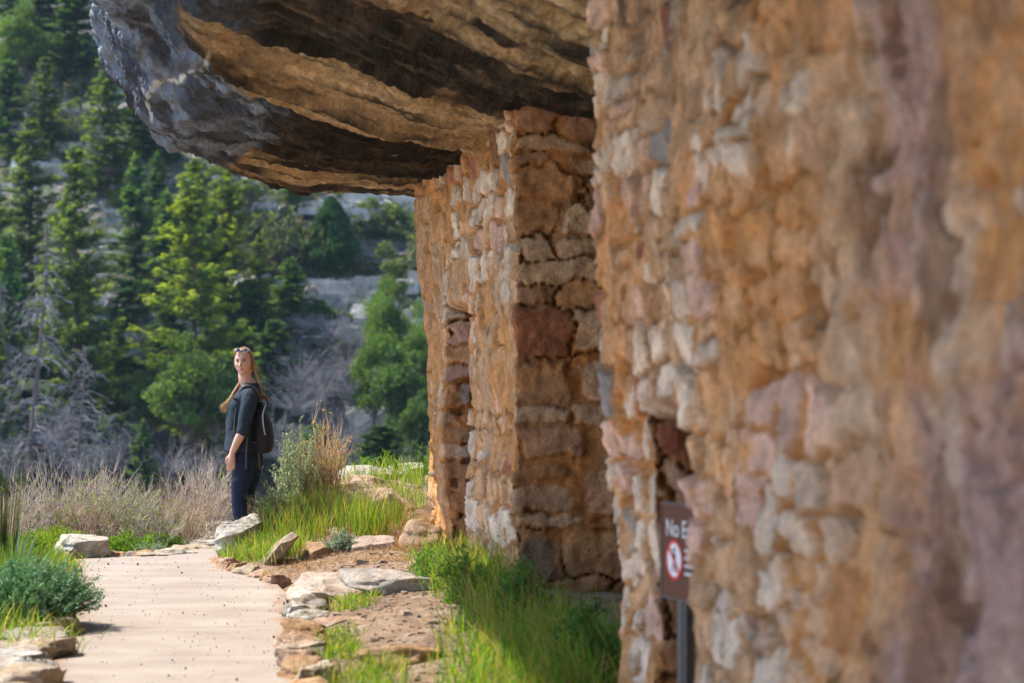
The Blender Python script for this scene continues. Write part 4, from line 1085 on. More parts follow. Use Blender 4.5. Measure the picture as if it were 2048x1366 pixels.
bush_spots = [(735, 440, 60, "pale bush on the sunny ledge right of the juniper"), (780, 455, 70, "yellow bush on the sunny ledge above the dark cliff"), (828, 470, 60, "pale bush on the ledge by the wall end"),
              (700, 470, 40, "small bush right of the juniper foot"), (810, 400, 50, "round bush high beside the wall top"), (740, 405, 45, "dark bush above the juniper tip"), (705, 395, 40, "low bush right of the juniper tip"), (545, 390, 60, "olive bush above the pale ledge"),
              (625, 400, 40, "small bush left of the juniper tip"), (855, 440, 40, "bush hidden partly by the wall top"), (700, 600, 55, "grey-green bush under the dark cliff"), (740, 610, 45, "blue-green bush on the scree"),
              (660, 640, 50, "low bush in the middle of the scree"), (705, 660, 45, "pale tufted bush on the scree"), (560, 620, 50, "bush left of the scree"), (40, 215, 60, "bush on the rocky slope at upper left"),
              (110, 240, 55, "dark bush on the pale ledge at upper left"), (150, 225, 40, "small bush under the dark top conifer"), (15, 260, 60, "bush at the left edge by the pale ledge"), (135, 310, 50, "bush right of the left green conifer tip"),
              (240, 430, 70, "bush low between the tall conifers"), (500, 480, 50, "bush at the left end of the pale cliff"), (820, 575, 50, "bush below the dark cliff at the wall"), (640, 690, 60, "bush above the bare grey shrubs"),
              (770, 395, 55, "light bush near the top of the sunny slope"), (845, 410, 45, "yellowish bush next to the wall top"), (680, 405, 35, "tiny bush behind the juniper tip"), (590, 480, 40, "bush rooted in the pale cliff"), (230, 700, 80, "dark bush by the low dark cliff"), (20, 340, 80, "bush at the left edge between conifers")]
for px, yb, w_, lb in bush_spots:
    ltree('s', px, yb - w_ * .75, yb, w_, lb, None, "bush", "bushes on the canyon side")

SN = {}
def snag_at(px, ytop, ybase, wpx, label, D, seed, shrub=False, lean=0, nb=150, kind=None, group="bare grey trees"):
    x, z = gx(px, D), zb(ybase, D); Hm = (ybase - ytop) / F * D; Wm = wpx / F * D / 2
    if kind and kind in SN:
        o = copy_tree(SN[kind][0]); h0, r0 = SN[kind][1]; s = (Wm / r0, Wm / r0, Hm / h0)
    else:
        o = snag("bare_shrub" if shrub else "dead_tree", Hm, Wm, seed, shrub=shrub, nb=nb); s = (1, 1, 1)
        if kind: SN[kind] = (o, (Hm, Wm))
    place(o, (x, D, z), s, px * .37, label, "bare shrub" if shrub else "dead tree", group)
    o.rotation_euler = (0, R(lean), px * .37 if shrub else 0)
snag_at(60, 440, 940, 230, "tall leafless grey tree with drooping twigs near the left edge", 80, 31, lean=3, nb=120)
snag_at(152, 690, 945, 220, "smaller leafless grey tree with arched drooping branches", 78, 32, lean=4, nb=80)
snag_at(30, 560, 960, 130, "thin leafless tree at the far left edge", 84, 34, lean=-3, nb=70)
snag_at(88, 120, 200, 60, "small dead tree high on the slope at upper left", 108, 35, nb=60)
for i, (px, yt, yb, w_, D, lb) in enumerate([(592, 735, 830, 150, 84, "pale silvery bare shrub spreading right of the woman's head"), (640, 690, 800, 130, 90, "bare grey shrub above the pale silvery one"), (690, 650, 760, 120, 92, "bare shrub on the scree edge"),
        (560, 660, 740, 110, 93, "bare shrub just above and right of the woman"), (650, 800, 920, 140, 82, "dark bare shrub below the pale silvery one"), (710, 790, 900, 110, 83, "bare shrub left of the green trees"),
        (575, 830, 930, 120, 80, "bare shrub behind the backpack"), (110, 740, 900, 150, 85, "bare shrub under the taller dead tree"), (230, 800, 940, 130, 82, "bare shrub between dead tree and young conifer"),
        (340, 850, 960, 120, 80, "bare shrub behind the dry twigs in the middle"), (410, 850, 960, 110, 80, "bare shrub just left of the woman's arm"), (20, 830, 960, 120, 82, "bare shrub at the left edge"), (700, 720, 800, 90, 88, "bare shrub beside the bright green tree"), (610, 600, 660, 80, 94, "thin bare shrub on the pale scree"), (300, 620, 690, 90, 94, "bare shrub on the low dark cliff"),
        (600, 660, 790, 150, 91, "wide bare shrub right above the woman's head"), (660, 740, 860, 150, 86, "wide bare shrub in the middle of the dark thicket"), (720, 600, 700, 110, 94, "bare shrub beside the thin ragged pine"), (630, 860, 960, 150, 79, "bare shrub just above the sagebrush"),
        (720, 850, 960, 140, 79, "bare shrub just above the white rock"), (790, 860, 970, 130, 79, "bare shrub just above the leafy sprigs"), (540, 780, 900, 120, 84, "bare shrub just right of the woman's shoulder"), (670, 600, 680, 100, 95, "bare shrub in the middle of the scree"), (800, 620, 720, 90, 93, "bare shrub behind the light green tree"), (160, 840, 960, 150, 80, "bare shrub at the foot of the smaller dead tree")]):
    snag_at(px, yt, yb, w_, lb, D, 40 + i, shrub=True, nb=60, kind='s%d' % (i % 3), group="bare shrubs on the canyon side")

# scree blocks on the slope: uncountable rubble
b = B(); r = np.random.default_rng(99)
cube = np.array([(i, j, k2) for i in (-1, 1) for j in (-1, 1) for k2 in (-1, 1)], float)
cf = np.array([(0, 1, 3, 2), (4, 6, 7, 5), (0, 4, 5, 1), (2, 3, 7, 6), (0, 2, 6, 4), (1, 5, 7, 3)])
for reg, cnt in (((560, 860, 560, 680), 420), ((640, 860, 385, 430), 160), ((0, 200, 180, 330), 240), ((460, 860, 560, 600), 120), ((200, 420, 600, 720), 160), ((480, 760, 650, 900), 200), ((0, 250, 330, 700), 120), ((450, 640, 340, 430), 120)):
    for k in range(cnt):
        px, py = r.uniform(reg[0], reg[1]), r.uniform(reg[2], reg[3])
        zc_ = EYE + (HZ - py) / F * 100
        D_ = float(slope_D(np.array([gx(px, 100)]), np.array([zc_]))[0])
        s = r.lognormal(-1.95, .55)
        V = (cube + r.normal(size=(8, 3)) * .28) * s * np.array((1.3, 1, .6))
        b.add(V + np.array((gx(px, D_), D_ - .4, zc_)), cf, np.array((.44, .42, .38)) * r.uniform(.6, 1.2))
tag(link("rubble", b.mesh("rubble", M_slope, False)), "pale limestone rubble scattered over the far slope", kind="stuff")
# low grey-green scrub over the far slope
b = B(); n = 110000
px = r.uniform(-40, 900, n); py = r.uniform(0, 960, n)
zc_ = EYE + (HZ - py) / F * 102
keep = vnoise(np.stack([px * .012, py * .018, 0 * px], -1), 130) + .5 * vnoise(np.stack([px * .05, py * .07, 0 * px], -1), 131) > 0.02
px, zc_ = px[keep], zc_[keep]; n = len(px)
xx = gx(px, 100); D_ = slope_D(xx, zc_)
c = np.stack([xx, D_ - .35 + r.normal(size=n) * .2, zc_ + r.random(n) * .25], -1)
Dv = unit(r.normal(size=(n, 3)) + np.array((0, 0, .8))); Wv = unit(np.cross(Dv, r.normal(size=(n, 3))))
tone = r.random(n)[:, None]
cl = np.where(tone < .5, np.array((.10, .15, .06)), np.where(tone < .8, np.array((.15, .15, .11)), np.array((.16, .13, .11)))) * r.uniform(.6, 1.3, (n, 1))
cards(b, c, Dv, Wv, r.uniform(.12, .35, n), r.uniform(.05, .12, n), cl, r)
tag(link("scrub", b.mesh("scrub", M_leaf, False)), "low dry scrub and grasses covering the far slope", kind="stuff")

# ------------------------------------------------------------------ near plants
def twig_shrub(name, H, W, seed, stems=170, col=(0.27, .19, .17), leafcol=None, nleaf=0, thick=.0026, lsize=.020):
    r = np.random.default_rng(seed); root = link(name, None)
    s = np.linspace(0, 1, 7)
    th = r.random(stems) * 2 * math.pi; sp_ = r.random(stems) ** .6
    dirh = np.stack([np.cos(th), np.sin(th), 0 * th], -1)
    hh = H * (0.45 + .55 * r.random(stems)) * (1.05 - .35 * sp_)
    P_ = dirh[:, None] * (W * (0.35 * sp_[:, None] + 0.75 * sp_[:, None] * s ** 1.2))[..., None]
    P_[..., 2] = hh[:, None] * s ** .92
    P_ += np.cumsum(r.normal(size=P_.shape), 1) * .012 * s[None, :, None]
    bt = B(); V, Fc = tubes(P_, thick * (1.5 - 1.1 * s)[None] * np.ones((stems, 1)), 3)
    bt.add(V, Fc, np.repeat(np.array(col) * r.uniform(.7, 1.5, (stems, 1)), 21, 0))
    q = 6; idx = np.repeat(np.arange(stems), q); m = len(idx); tp = r.integers(2, 6, m)
    o = P_[idx, tp]; dv = unit(P_[idx, tp + 1] - o + .02 * r.normal(size=(m, 3))); dv = unit(dv + r.normal(size=(m, 3)) * .38 + np.array((0, 0, .25)))
    l2 = H * r.uniform(.08, .28, m); s2 = np.linspace(0, 1, 4)
    T_ = o[:, None] + dv[:, None] * (l2[:, None] * s2)[..., None] + np.cumsum(r.normal(size=(m, 4, 3)), 1) * .006 * s2[None, :, None]
    V, Fc = tubes(T_, thick * .7 * (1.2 - .8 * s2)[None] * np.ones((m, 1)), 3)
    bt.add(V, Fc, np.repeat(np.array(col) * r.uniform(.8, 1.7, (m, 1)), 12, 0))
    link("branches", bt.mesh("branches", M_twig), parent=root)
    if nleaf:
        i = r.integers(0, m, nleaf); c = T_[i, r.integers(0, 4, nleaf)] + r.normal(size=(nleaf, 3)) * .008
        Dv = unit(r.normal(size=(nleaf, 3)) + np.array((0, 0, .5))); Wv = unit(np.cross(Dv, r.normal(size=(nleaf, 3))))
        bl = B(); cards(bl, c, Dv, Wv, lsize * r.uniform(.6, 1.4, nleaf), lsize * .55 * r.uniform(.7, 1.3, nleaf), np.array(leafcol) * r.uniform(.6, 1.4, (nleaf, 1)), r, .5)
        link("leaves", bl.mesh("leaves", M_leaf, False), parent=root)
    return root
def gz(x, y): return float(ground_h(np.array([x]), np.array([float(y)]))[0])
def near(o, px, D, label, cat, group=None, rz=0, s=1):
    x = gx(px, D); return place(o, (x, D, gz(x, D) - .01), s, rz, label, cat, group)
TW = "dry twiggy shrubs behind the far kerb"
LG = (.17, .26, .03)
for (px, D, H_, W_, sd, st, nl, lb) in ((35, 20.2, .78, .36, 1, 170, 300, "reddish bare twig shrub at the left edge"), (105, 20.9, .84, .36, 2, 180, 250, "bare twig shrub behind the whitish boulder"),
        (165, 20.5, .76, .36, 3, 190, 500, "dense grey twig shrub above the boulder"), (225, 20.8, .80, .38, 4, 190, 900, "tall grey twig shrub with lime leaves in the middle of the row"), (285, 21.1, .74, .34, 5, 170, 700, "grey twig shrub with fresh leaves in the row centre"),
        (345, 21.3, .78, .34, 6, 160, 150, "leaning bare twig shrub behind the far kerb"), (400, 21.6, .98, .34, 7, 170, 100, "tallest reddish twig shrub beside the woman's legs"), (440, 22.0, .90, .28, 8, 130, 80, "twig shrub touching the woman's legs"), (-30, 19.6, .70, .36, 9, 140, 200, "twig shrub cut by the left edge"),
        (320, 20.6, .50, .3, 10, 120, 300, "low grey twig tuft in front of the leaning shrub"), (190, 21.6, .92, .35, 11, 150, 0, "rear bare twig shrub with thin red tips"), (370, 20.9, .60, .3, 12, 130, 200, "low twig shrub right behind the kerb bend")):
    near(twig_shrub("twig_shrub", H_ * .88, W_ * 1.1, sd, int(st * .42), col=(0.40, .29, .22) if sd % 3 == 0 else (0.40, .33, .27), leafcol=LG, nleaf=nl), px, D, lb, "dry shrub", TW)
def leaf_mound(name, W, H, seed, n, col, lsize, mat=None, stretch=1.0, fingers=0):
    r = np.random.default_rng(seed); root = link(name, None)
    k = 60; d = unit(r.normal(size=(k, 3))); d[:, 2] = np.abs(d[:, 2])
    ct = d * np.array((W, W * stretch, H)) * (0.35 + .55 * r.random((k, 1)))
    s = np.linspace(0, 1, 5); LP = ct[:, None] * s[None, :, None]; LP += r.normal(size=LP.shape) * .01
    V, Fc = tubes(LP, .004 * (1.3 - s)[None] * np.ones((k, 1)), 3)
    link("branches", B().add(V, Fc, (.2, .15, .1)).mesh("branches", M_twig), parent=root)
    ci = r.integers(0, k, n); c = ct[ci] + unit(r.normal(size=(n, 3))) * (r.random(n) ** .5)[:, None] * np.array((W, W, H)) * .26
    c[:, 2] = np.abs(c[:, 2])
    Dv = unit(r.normal(size=(n, 3)) * .7 + unit(c) * .8 + np.array((0, 0, .3))); Wv = unit(np.cross(Dv, r.normal(size=(n, 3))))
    cl = np.asarray(col) * ((.65 + .7 * r.random(k))[ci] * r.uniform(.7, 1.3, n))[:, None]
    bl = B(); cards(bl, c, Dv, Wv, lsize * r.uniform(.6, 1.4, n), lsize * .35 * r.uniform(.7, 1.3, n), cl, r, .4)
    link("leaves", bl.mesh("leaves", mat or M_leaf, False), parent=root)
    return root
def sage(name, W, H, seed, n_st, col, leafy_=34, up=.5):
    """stems densely set with tiny grey-green leaves"""
    r = np.random.default_rng(seed); root = link(name, None)
    th = r.random(n_st) * 2 * math.pi; sp_ = r.random(n_st) ** .5
    dirh = np.stack([np.cos(th), np.sin(th), 0 * th], -1); s = np.linspace(0, 1, 9)
    P_ = dirh[:, None] * (W * sp_[:, None] * (.25 + .75 * s))[..., None]
    P_[..., 2] = H * ((.5 + .5 * r.random(n_st)) * np.sqrt(np.clip(1 - (sp_ * .85) ** 2, .05, 1)))[:, None] * s ** .8
    P_ += np.cumsum(r.normal(size=P_.shape), 1) * .008 * s[None, :, None]
    V, Fc = tubes(P_, .0028 * (1.4 - s)[None] * np.ones((n_st, 1)), 3)
    link("branches", B().add(V, Fc, (.28, .24, .18)).mesh("branches", M_twig), parent=root)
    n = n_st * leafy_; i = np.repeat(np.arange(n_st), leafy_); t_ = r.uniform(2.2, 8, n); a = np.minimum(t_.astype(int), 7); f_ = (t_ - a)[:, None]
    c = P_[i, a] * (1 - f_) + P_[i, a + 1] * f_ + r.normal(size=(n, 3)) * .010
    ax = unit(P_[i, a + 1] - P_[i, a])
    Dv = unit(ax + r.normal(size=(n, 3)) * .55); Wv = unit(np.cross(Dv, r.normal(size=(n, 3))))
    cl = np.asarray(col) * r.uniform(.65, 1.35, (n, 1))
    bl = B(); cards(bl, c, Dv, Wv, .026 * r.uniform(.6, 1.3, n), .009 * r.uniform(.7, 1.3, n), cl, r, .4)
    link("leaves", bl.mesh("leaves", M_sage, False), parent=root)
    return root
near(sage("sagebrush", .27, .84, 51, 105, (.40, .46, .27), 50), 598, 20.5, "tall silvery sagebrush leaning beside the backpack", "sagebrush", None)
near(sage("sagebrush", .26, .50, 52, 80, (.38, .44, .25), 44), 560, 20.1, "lower silvery sagebrush in front of the woman's back leg", "sagebrush", None)
o = near(sage("sagebrush", .42, .40, 53, 620, (.14, .28, .13), 46), 60, 14.3, "blue-green cushion sagebrush spilling over the left kerb", "sagebrush"); 
near(sage("sagebrush", .14, .16, 54, 60, (.25, .33, .22), 30), 685, 18.55, "small silvery sage tuft beside the squared boulder", "sagebrush")
near(sage("sagebrush", .16, .12, 55, 60, (.30, .38, .25), 26), 305, 19.9, "small silvery sage behind the far kerb", "sagebrush")
near(leaf_mound("leafy_plant", .30, .22, 61, 2600, (.15, .26, .03), .03), 262, 20.1, "lime green leafy plant low behind the far kerb", "plant", "green plants behind the far kerb")
near(leaf_mound("leafy_plant", .22, .16, 62, 1500, (.13, .24, .03), .03), 330, 20.5, "smaller lime leafy plant near the kerb bend", "plant", "green plants behind the far kerb")
near(leaf_mound("leafy_plant", .36, .20, 63, 2600, (.22, .32, .03), .03), 110, 19.8, "yellow-green leafy plant left of the whitish boulder", "plant", "green plants behind the far kerb")
near(leaf_mound("leafy_plant", .30, .26, 64, 1900, (.14, .24, .03), .035), 30, 18.3, "bright leafy plant at the left edge behind the sagebrush", "plant", "green plants behind the far kerb")

def blades(b, spots, n_per, H, sp_, r, col, width=.006, curl=.5, jit=.5, k=5):
    """bent grass blades rooted on the ground"""
    spots = np.asarray(spots, float); n = len(spots) * n_per
    base = np.repeat(spots, n_per, 0) + np.concatenate([r.normal(size=(n, 2)) * sp_, np.zeros((n, 1))], 1)
    base[:, 2] = ground_h(base[:, 0], base[:, 1]) - .01
    h = H * (1 - jit + jit * 1.3 * r.random(n)); th = r.random(n) * 2 * math.pi
    lean = np.stack([np.cos(th), np.sin(th)], -1) * (curl * h * r.random(n))[:, None]
    s = np.linspace(0, 1, k)
    P_ = np.repeat(base[:, None], k, 1)
    P_[..., :2] += lean[:, None] * (s ** 2)[None, :, None] + (r.normal(size=(n, 2)) * .15 * h[:, None])[:, None] * s[None, :, None]
    P_[..., 2] += h[:, None] * (s - .25 * (np.linalg.norm(lean, axis=1) / h)[:, None] * s ** 3)
    ph = r.random(n) * math.pi; wv = np.stack([np.cos(ph), np.sin(ph) * .5, 0 * ph], -1)
    w = width * (0.7 + .6 * r.random(n))[:, None] * np.array([1, 1, .9, .6, .08])[None, :k]
    V = np.stack([P_ - wv[:, None] * w[..., None] * .5, P_ + wv[:, None] * w[..., None] * .5], 2).reshape(-1, 3)
    f = grid_faces(k, 2); Fc = (f[None] + (np.arange(n) * k * 2)[:, None, None]).reshape(-1, 4)
    c = np.asarray(col)
    if c.ndim == 1: cl = c[None] * r.uniform(.7, 1.35, (n, 1))
    else: cl = c[r.integers(0, len(c), n)] * r.uniform(.7, 1.35, (n, 1))
    b.add(V, Fc, np.repeat(cl, k * 2, 0))
r = np.random.default_rng(15)
GR = np.array([(.16, .30, .035), (.20, .33, .04), (.12, .24, .03), (.30, .34, .07), (.42, .36, .15)])
GR2 = np.array([(.14, .30, .03), (.20, .34, .04), (.11, .24, .03), (.28, .34, .06), (.40, .34, .12)])
GRY = np.array([(.15, .26, .03), (.20, .28, .04), (.10, .19, .03), (.34, .27, .09), (.40, .28, .11)])
def patch(px0, px1, D0, D1, n): 
    D = r.uniform(D0, D1, n); px = r.uniform(px0, px1, n) if np.isscalar(px0) else 0
    return np.stack([gx(px, D), D, 0 * D], -1)
b = B()
blades(b, patch(500, 800, 18.9, 20.0, 34), 26, .30, .035, r, GRY, .006, .45)
blades(b, patch(640, 860, 18.9, 19.8, 14), 26, .22, .03, r, GRY, .006, .5)
blades(b, patch(500, 840, 18.8, 20.8, 120), 4, .18, .05, r, GRY, .005, .7)
blades(b, patch(560, 700, 19.6, 20.8, 40), 16, .34, .05, r, GRY, .006, .5)
blades(b, patch(455, 600, 18.5, 19.3, 60), 16, .22, .05, r, GR, .006, .8)
blades(b, patch(520, 640, 19.4, 20.2, 40), 16, .38, .05, r, GRY, .006, .5)
blades(b, patch(740, 860, 20.2, 22.4, 30), 12, .26, .05, r, GR, .007, .6)
blades(b, patch(640, 760, 21.2, 22.6, 12), 10, .2, .04, r, GR, .007, .6)
blades(b, patch(690, 760, 19.0, 19.4, 18), 14, .34, .04, r, GR, .007, .3)
tag(link("grass", b.mesh("grass", M_grass, False)), "tall fresh grass mixed with dry stems on the mound", kind="stuff")
b = B()
sp0 = []
for D in np.linspace(10.6, 16.6, 150):
    for _ in range(2):
        xw = -0.149 * (D - 15.0)
        off = r.uniform(0.02, 0.42 if D > 12 else .62)
        sp0.append((xw - off + (0.0), D, 0))
sp0 = np.array(sp0)
blades(b, sp0[r.random(len(sp0)) < .62], 10, .31, .06, r, GR2, .008, .8)
blades(b, patch(900, 1210, 10.2, 13.2, 110), 11, .24, .07, r, GR2, .008, .9)
blades(b, patch(655, 800, 10.4, 12.0, 50), 11, .15, .05, r, GR, .008, .9)
blades(b, patch(640, 720, 12.6, 13.5, 20), 20, .10, .04, r, GR, .008, .9)
blades(b, patch(675, 740, 14.6, 15.2, 12), 24, .09, .05, r, GR, .008, 1.0)
blades(b, sp0[r.random(len(sp0)) < .3], 5, .36, .07, r, np.array([(.48, .36, .18), (.40, .28, .13)]), .004, .9)
tag(link("grass", b.mesh("grass", M_grass, False)), "lush bright grass along the foot of the wall", kind="stuff")
b = B()
blades(b, patch(-40, 60, 14.8, 18.0, 90), 26, .34, .08, r, np.array([(.10, .20, .03), (.14, .24, .03), (.22, .26, .05)]), .008, .6)
blades(b, patch(-60, 120, 12.8, 14.2, 26), 16, .22, .08, r, GR, .007, .9)
blades(b, patch(-20, 150, 17.5, 19.3, 50), 20, .14, .08, r, GR, .008, .8)
tag(link("grass", b.mesh("grass", M_grass, False)), "green grass at the left edge behind the kerb", kind="stuff")
b = B()
blades(b, patch(560, 860, 17.3, 19.2, 330), 10, .05, .06, r, np.array([(.42, .25, .10), (.50, .33, .15), (.34, .18, .07)]), .005, 4.0)
blades(b, patch(640, 900, 12.4, 17.0, 140), 5, .03, .06, r, np.array([(.50, .33, .17), (.34, .2, .1)]), .004, 4.0)
blades(b, patch(780, 870, 18.2, 20.3, 60), 14, .10, .05, r, np.array([(.42, .22, .09), (.50, .30, .13)]), .005, 2.0)
blades(b, patch(580, 660, 19.8, 20.8, 50), 8, .28, .06, r, np.array([(.45, .25, .12), (.50, .33, .18)]), .005, .6)
tag(link("straw", b.mesh("straw", M_straw, False)), "matted dry orange straw at the foot of the mound", kind="stuff")

# dry curly weed beside the sagebrush
near(twig_shrub("dry_weed", .88, .26, 71, 60, col=(.48, .34, .20), leafcol=(.50, .33, .15), nleaf=420, thick=.0025, lsize=.022), 655, 20.5, "dry orange seed-headed weed right of the tall sagebrush", "weed")
near(twig_shrub("dry_weed", .42, .26, 72, 60, col=(.34, .22, .16), thick=.003), 525, 19.95, "bare reddish twigs crossing in front of the woman's legs", "weed")
# leafy sprigs on the mound
def sprig(name, H, seed, n_st, lean):
    r = np.random.default_rng(seed); root = link(name, None); s = np.linspace(0, 1, 10)
    P_ = np.zeros((n_st, 10, 3)); th = r.random(n_st) * 6.28
    P_[..., 2] = H * (.6 + .4 * r.random(n_st))[:, None] * s
    P_[..., 0] = (lean * s ** 2)[None] * H + (np.cos(th) * .25 * H)[:, None] * s; P_[..., 1] = (np.sin(th) * .2 * H)[:, None] * s
    V, Fc = tubes(P_, .003 * (1.2 - s)[None] * np.ones((n_st, 1)), 4)
    link("stem", B().add(V, Fc, (.16, .22, .06)).mesh("stem", M_twig), parent=root)
    q = 26; i = np.repeat(np.arange(n_st), q); n = len(i); t_ = r.uniform(2, 9, n); a = np.minimum(t_.astype(int), 8); f_ = (t_ - a)[:, None]
    c = P_[i, a] * (1 - f_) + P_[i, a + 1] * f_
    Dv = unit(r.normal(size=(n, 3)) + np.array((0, 0, .2))); L_ = .06 * r.uniform(.6, 1.3, n)
    c = c + Dv * L_[:, None] * .5; Wv = unit(np.cross(Dv, r.normal(size=(n, 3))))
    bl = B(); cards(bl, c, Dv, Wv, L_, .011 * np.ones(n), np.array((.15, .26, .04)) * r.uniform(.7, 1.3, (n, 1)), r, .3)
    link("leaves", bl.mesh("leaves", M_leaf, False), parent=root); return root
for i, (px, D, h, ln, lb) in enumerate(((765, 22.4, .26, -.3, "leafy green sprig on top of the white rock"), (808, 22.6, .30, -.5, "tall leafy sprig left of the wall end"), (842, 22.2, .42, .2, "leafy sprig growing against the wall end"), (738, 22.5, .2, -.2, "short leafy sprig at the left of the mound top"), (668, 21.8, .24, .1, "bright leafy sprig beside the dry weed"))):
    near(sprig("leafy_sprig", h, 80 + i, 7, ln), px, D, lb, "plant", "leafy sprigs on the mound")
for i, (px, D, h, lb) in enumerate(((1040, 13.2, .42, "feathery green herb in the grass at the wall corner"), (1160, 11.6, .35, "feathery green herb right of the wall corner"), (1205, 11.2, .28, "pale green herb against the near wall"), (930, 14.2, .4, "green herb in the tall grass at the wall foot"), (860, 15.4, .34, "blue-green herb at the left of the tall grass"))):
    near(leaf_mound("green_herb", .2, h, 90 + i, 1500, (.12, .24, .06), .03), px, D, lb, "plant", "green herbs along the wall")
# yucca at the left edge
def yucca():
    r = np.random.default_rng(8); root = link("yucca", None); n = 34; s = np.linspace(0, 1, 6)
    th = r.random(n) * 6.28; el = r.uniform(.5, 1.35, n); Lf = r.uniform(.35, .62, n)
    d = np.stack([np.cos(th) * np.cos(el), np.sin(th) * np.cos(el), np.sin(el)], -1)
    P_ = d[:, None] * (Lf[:, None] * s)[..., None]; wv = unit(np.cross(d, np.array((0, 0, 1.))))
    w = .026 * np.array([1, 1.1, 1, .8, .45, .04])[None] * np.ones((n, 1))
    V = np.stack([P_ - wv[:, None] * w[..., None] * .5, P_ + np.array((0, 0, -.006)), P_ + wv[:, None] * w[..., None] * .5], 2).reshape(-1, 3)
    f = grid_faces(6, 3); Fc = (f[None] + (np.arange(n) * 18)[:, None, None]).reshape(-1, 4)
    link("leaves", B().add(V, Fc, np.repeat(np.array((.09, .16, .08)) * r.uniform(.7, 1.4, (n, 1)), 18, 0)).mesh("leaves", M_leaf), parent=root)
    return root
near(yucca(), 22, 15.9, "yucca with stiff pointed blades at the left edge", "yucca")
def broom():
    r = np.random.default_rng(9); root = link("green_broom", None); n = 170; s = np.linspace(0, 1, 6)
    P_ = np.zeros((n, 6, 3)); th = r.random(n) * 6.28; sp_ = r.random(n) * .16
    P_[..., 0] = (np.cos(th) * sp_)[:, None] * (.5 + .8 * s); P_[..., 1] = (np.sin(th) * sp_)[:, None] * (.5 + .8 * s); P_[..., 2] = (1.0 * r.uniform(.5, 1, n))[:, None] * s
    V, Fc = tubes(P_, .004 * (1.1 - s)[None] * np.ones((n, 1)), 3)
    link("stems", B().add(V, Fc, np.repeat(np.array((.16, .20, .04)) * r.uniform(.6, 1.4, (n, 1)), 18, 0)).mesh("stems", M_leaf), parent=root); return root
near(broom(), -4, 16.6, "upright green broom-like plant at the left edge", "plant")

# ------------------------------------------------------------------ woman
SC = F / 20.0                                   # photo px per metre at the woman
def wl(px, py, y=0.0): return ((px - 500) / SC, y, EYE - (py - HZ) / SC)
M_skin = mat_plain("skin", (0.64, 0.37, 0.27), rough=.5, spec=.4, nvar=.06, nscale=30, bump=.05, sss=.15)
M_shirt = mat_plain("shirt_cloth", (0.021, 0.034, 0.050), rough=.85, spec=.25, nvar=.25, nscale=45, bump=.5, dist=.006)
M_jeans = mat_plain("denim", (0.009, 0.016, 0.040), rough=.8, spec=.25, nvar=.3, nscale=60, bump=.4, dist=.004)
M_hair = mat_plain("hair", (0.20, 0.095, 0.038), rough=.42, spec=.5, nvar=.35, nscale=120, bump=.3)
M_hairtip = mat_plain("hair_ends", (0.50, 0.29, 0.11), rough=.42, spec=.5, nvar=.3, nscale=120, bump=.3)
M_pack = mat_plain("pack_cloth", (0.018, 0.014, 0.013), rough=.75, spec=.3, nvar=.2, nscale=80, bump=.4)
M_packg = mat_plain("pack_panel", (0.013, 0.018, 0.020), rough=.7, spec=.3, nvar=.2, nscale=80, bump=.3)
M_strap = mat_plain("strap_web", (0.075, 0.058, 0.055), rough=.7, nvar=.1)
M_pipe = mat_plain("reflective_piping", (0.38, 0.42, 0.44), rough=.4)
M_dark = mat_plain("dark_eye", (0.02, 0.015, 0.012), rough=.2, spec=.6, nvar=.02)
M_white = mat_plain("eye_white", (0.6, 0.55, 0.52), rough=.3, nvar=.02)
M_lip = mat_plain("lips", (0.42, 0.12, 0.11), rough=.45, nvar=.05)
M_brow = mat_plain("brows", (0.20, 0.10, 0.055), rough=.8, nvar=.1)
M_lens = mat_plain("tinted_lens", (0.03, 0.035, 0.07), rough=.08, spec=.9, nvar=.02, bump=0)
M_frame = mat_plain("tan_frame", (0.45, 0.30, 0.13), rough=.35, nvar=.05)
M_shoe = mat_plain("shoe", (0.05, 0.045, 0.04), rough=.8)

def remesh(o, vox, sm=4):
    m = o.modifiers.new("remesh", 'REMESH'); m.mode = 'VOXEL'; m.voxel_size = vox; m.use_smooth_shade = True
    if sm:
        s = o.modifiers.new("smooth", 'SMOOTH'); s.factor = .5; s.iterations = sm
    return o

wx = gx(500, 20.0)
woman_loc = (wx, 20.0, 0.0)
YAW = R(-13)                                     # face turned from the camera towards the left
fd = np.array((math.sin(YAW), -math.cos(YAW), 0)); rt = np.array((math.cos(YAW), math.sin(YAW), 0)); upv = np.array((0, 0, 1.0))
HC = np.array(((488.5 - 500) / SC, -0.01, EYE - (724 - HZ) / SC))      # head centre
def hp(f, r_, u): return HC + fd * f + rt * r_ + upv * u

bb = B()
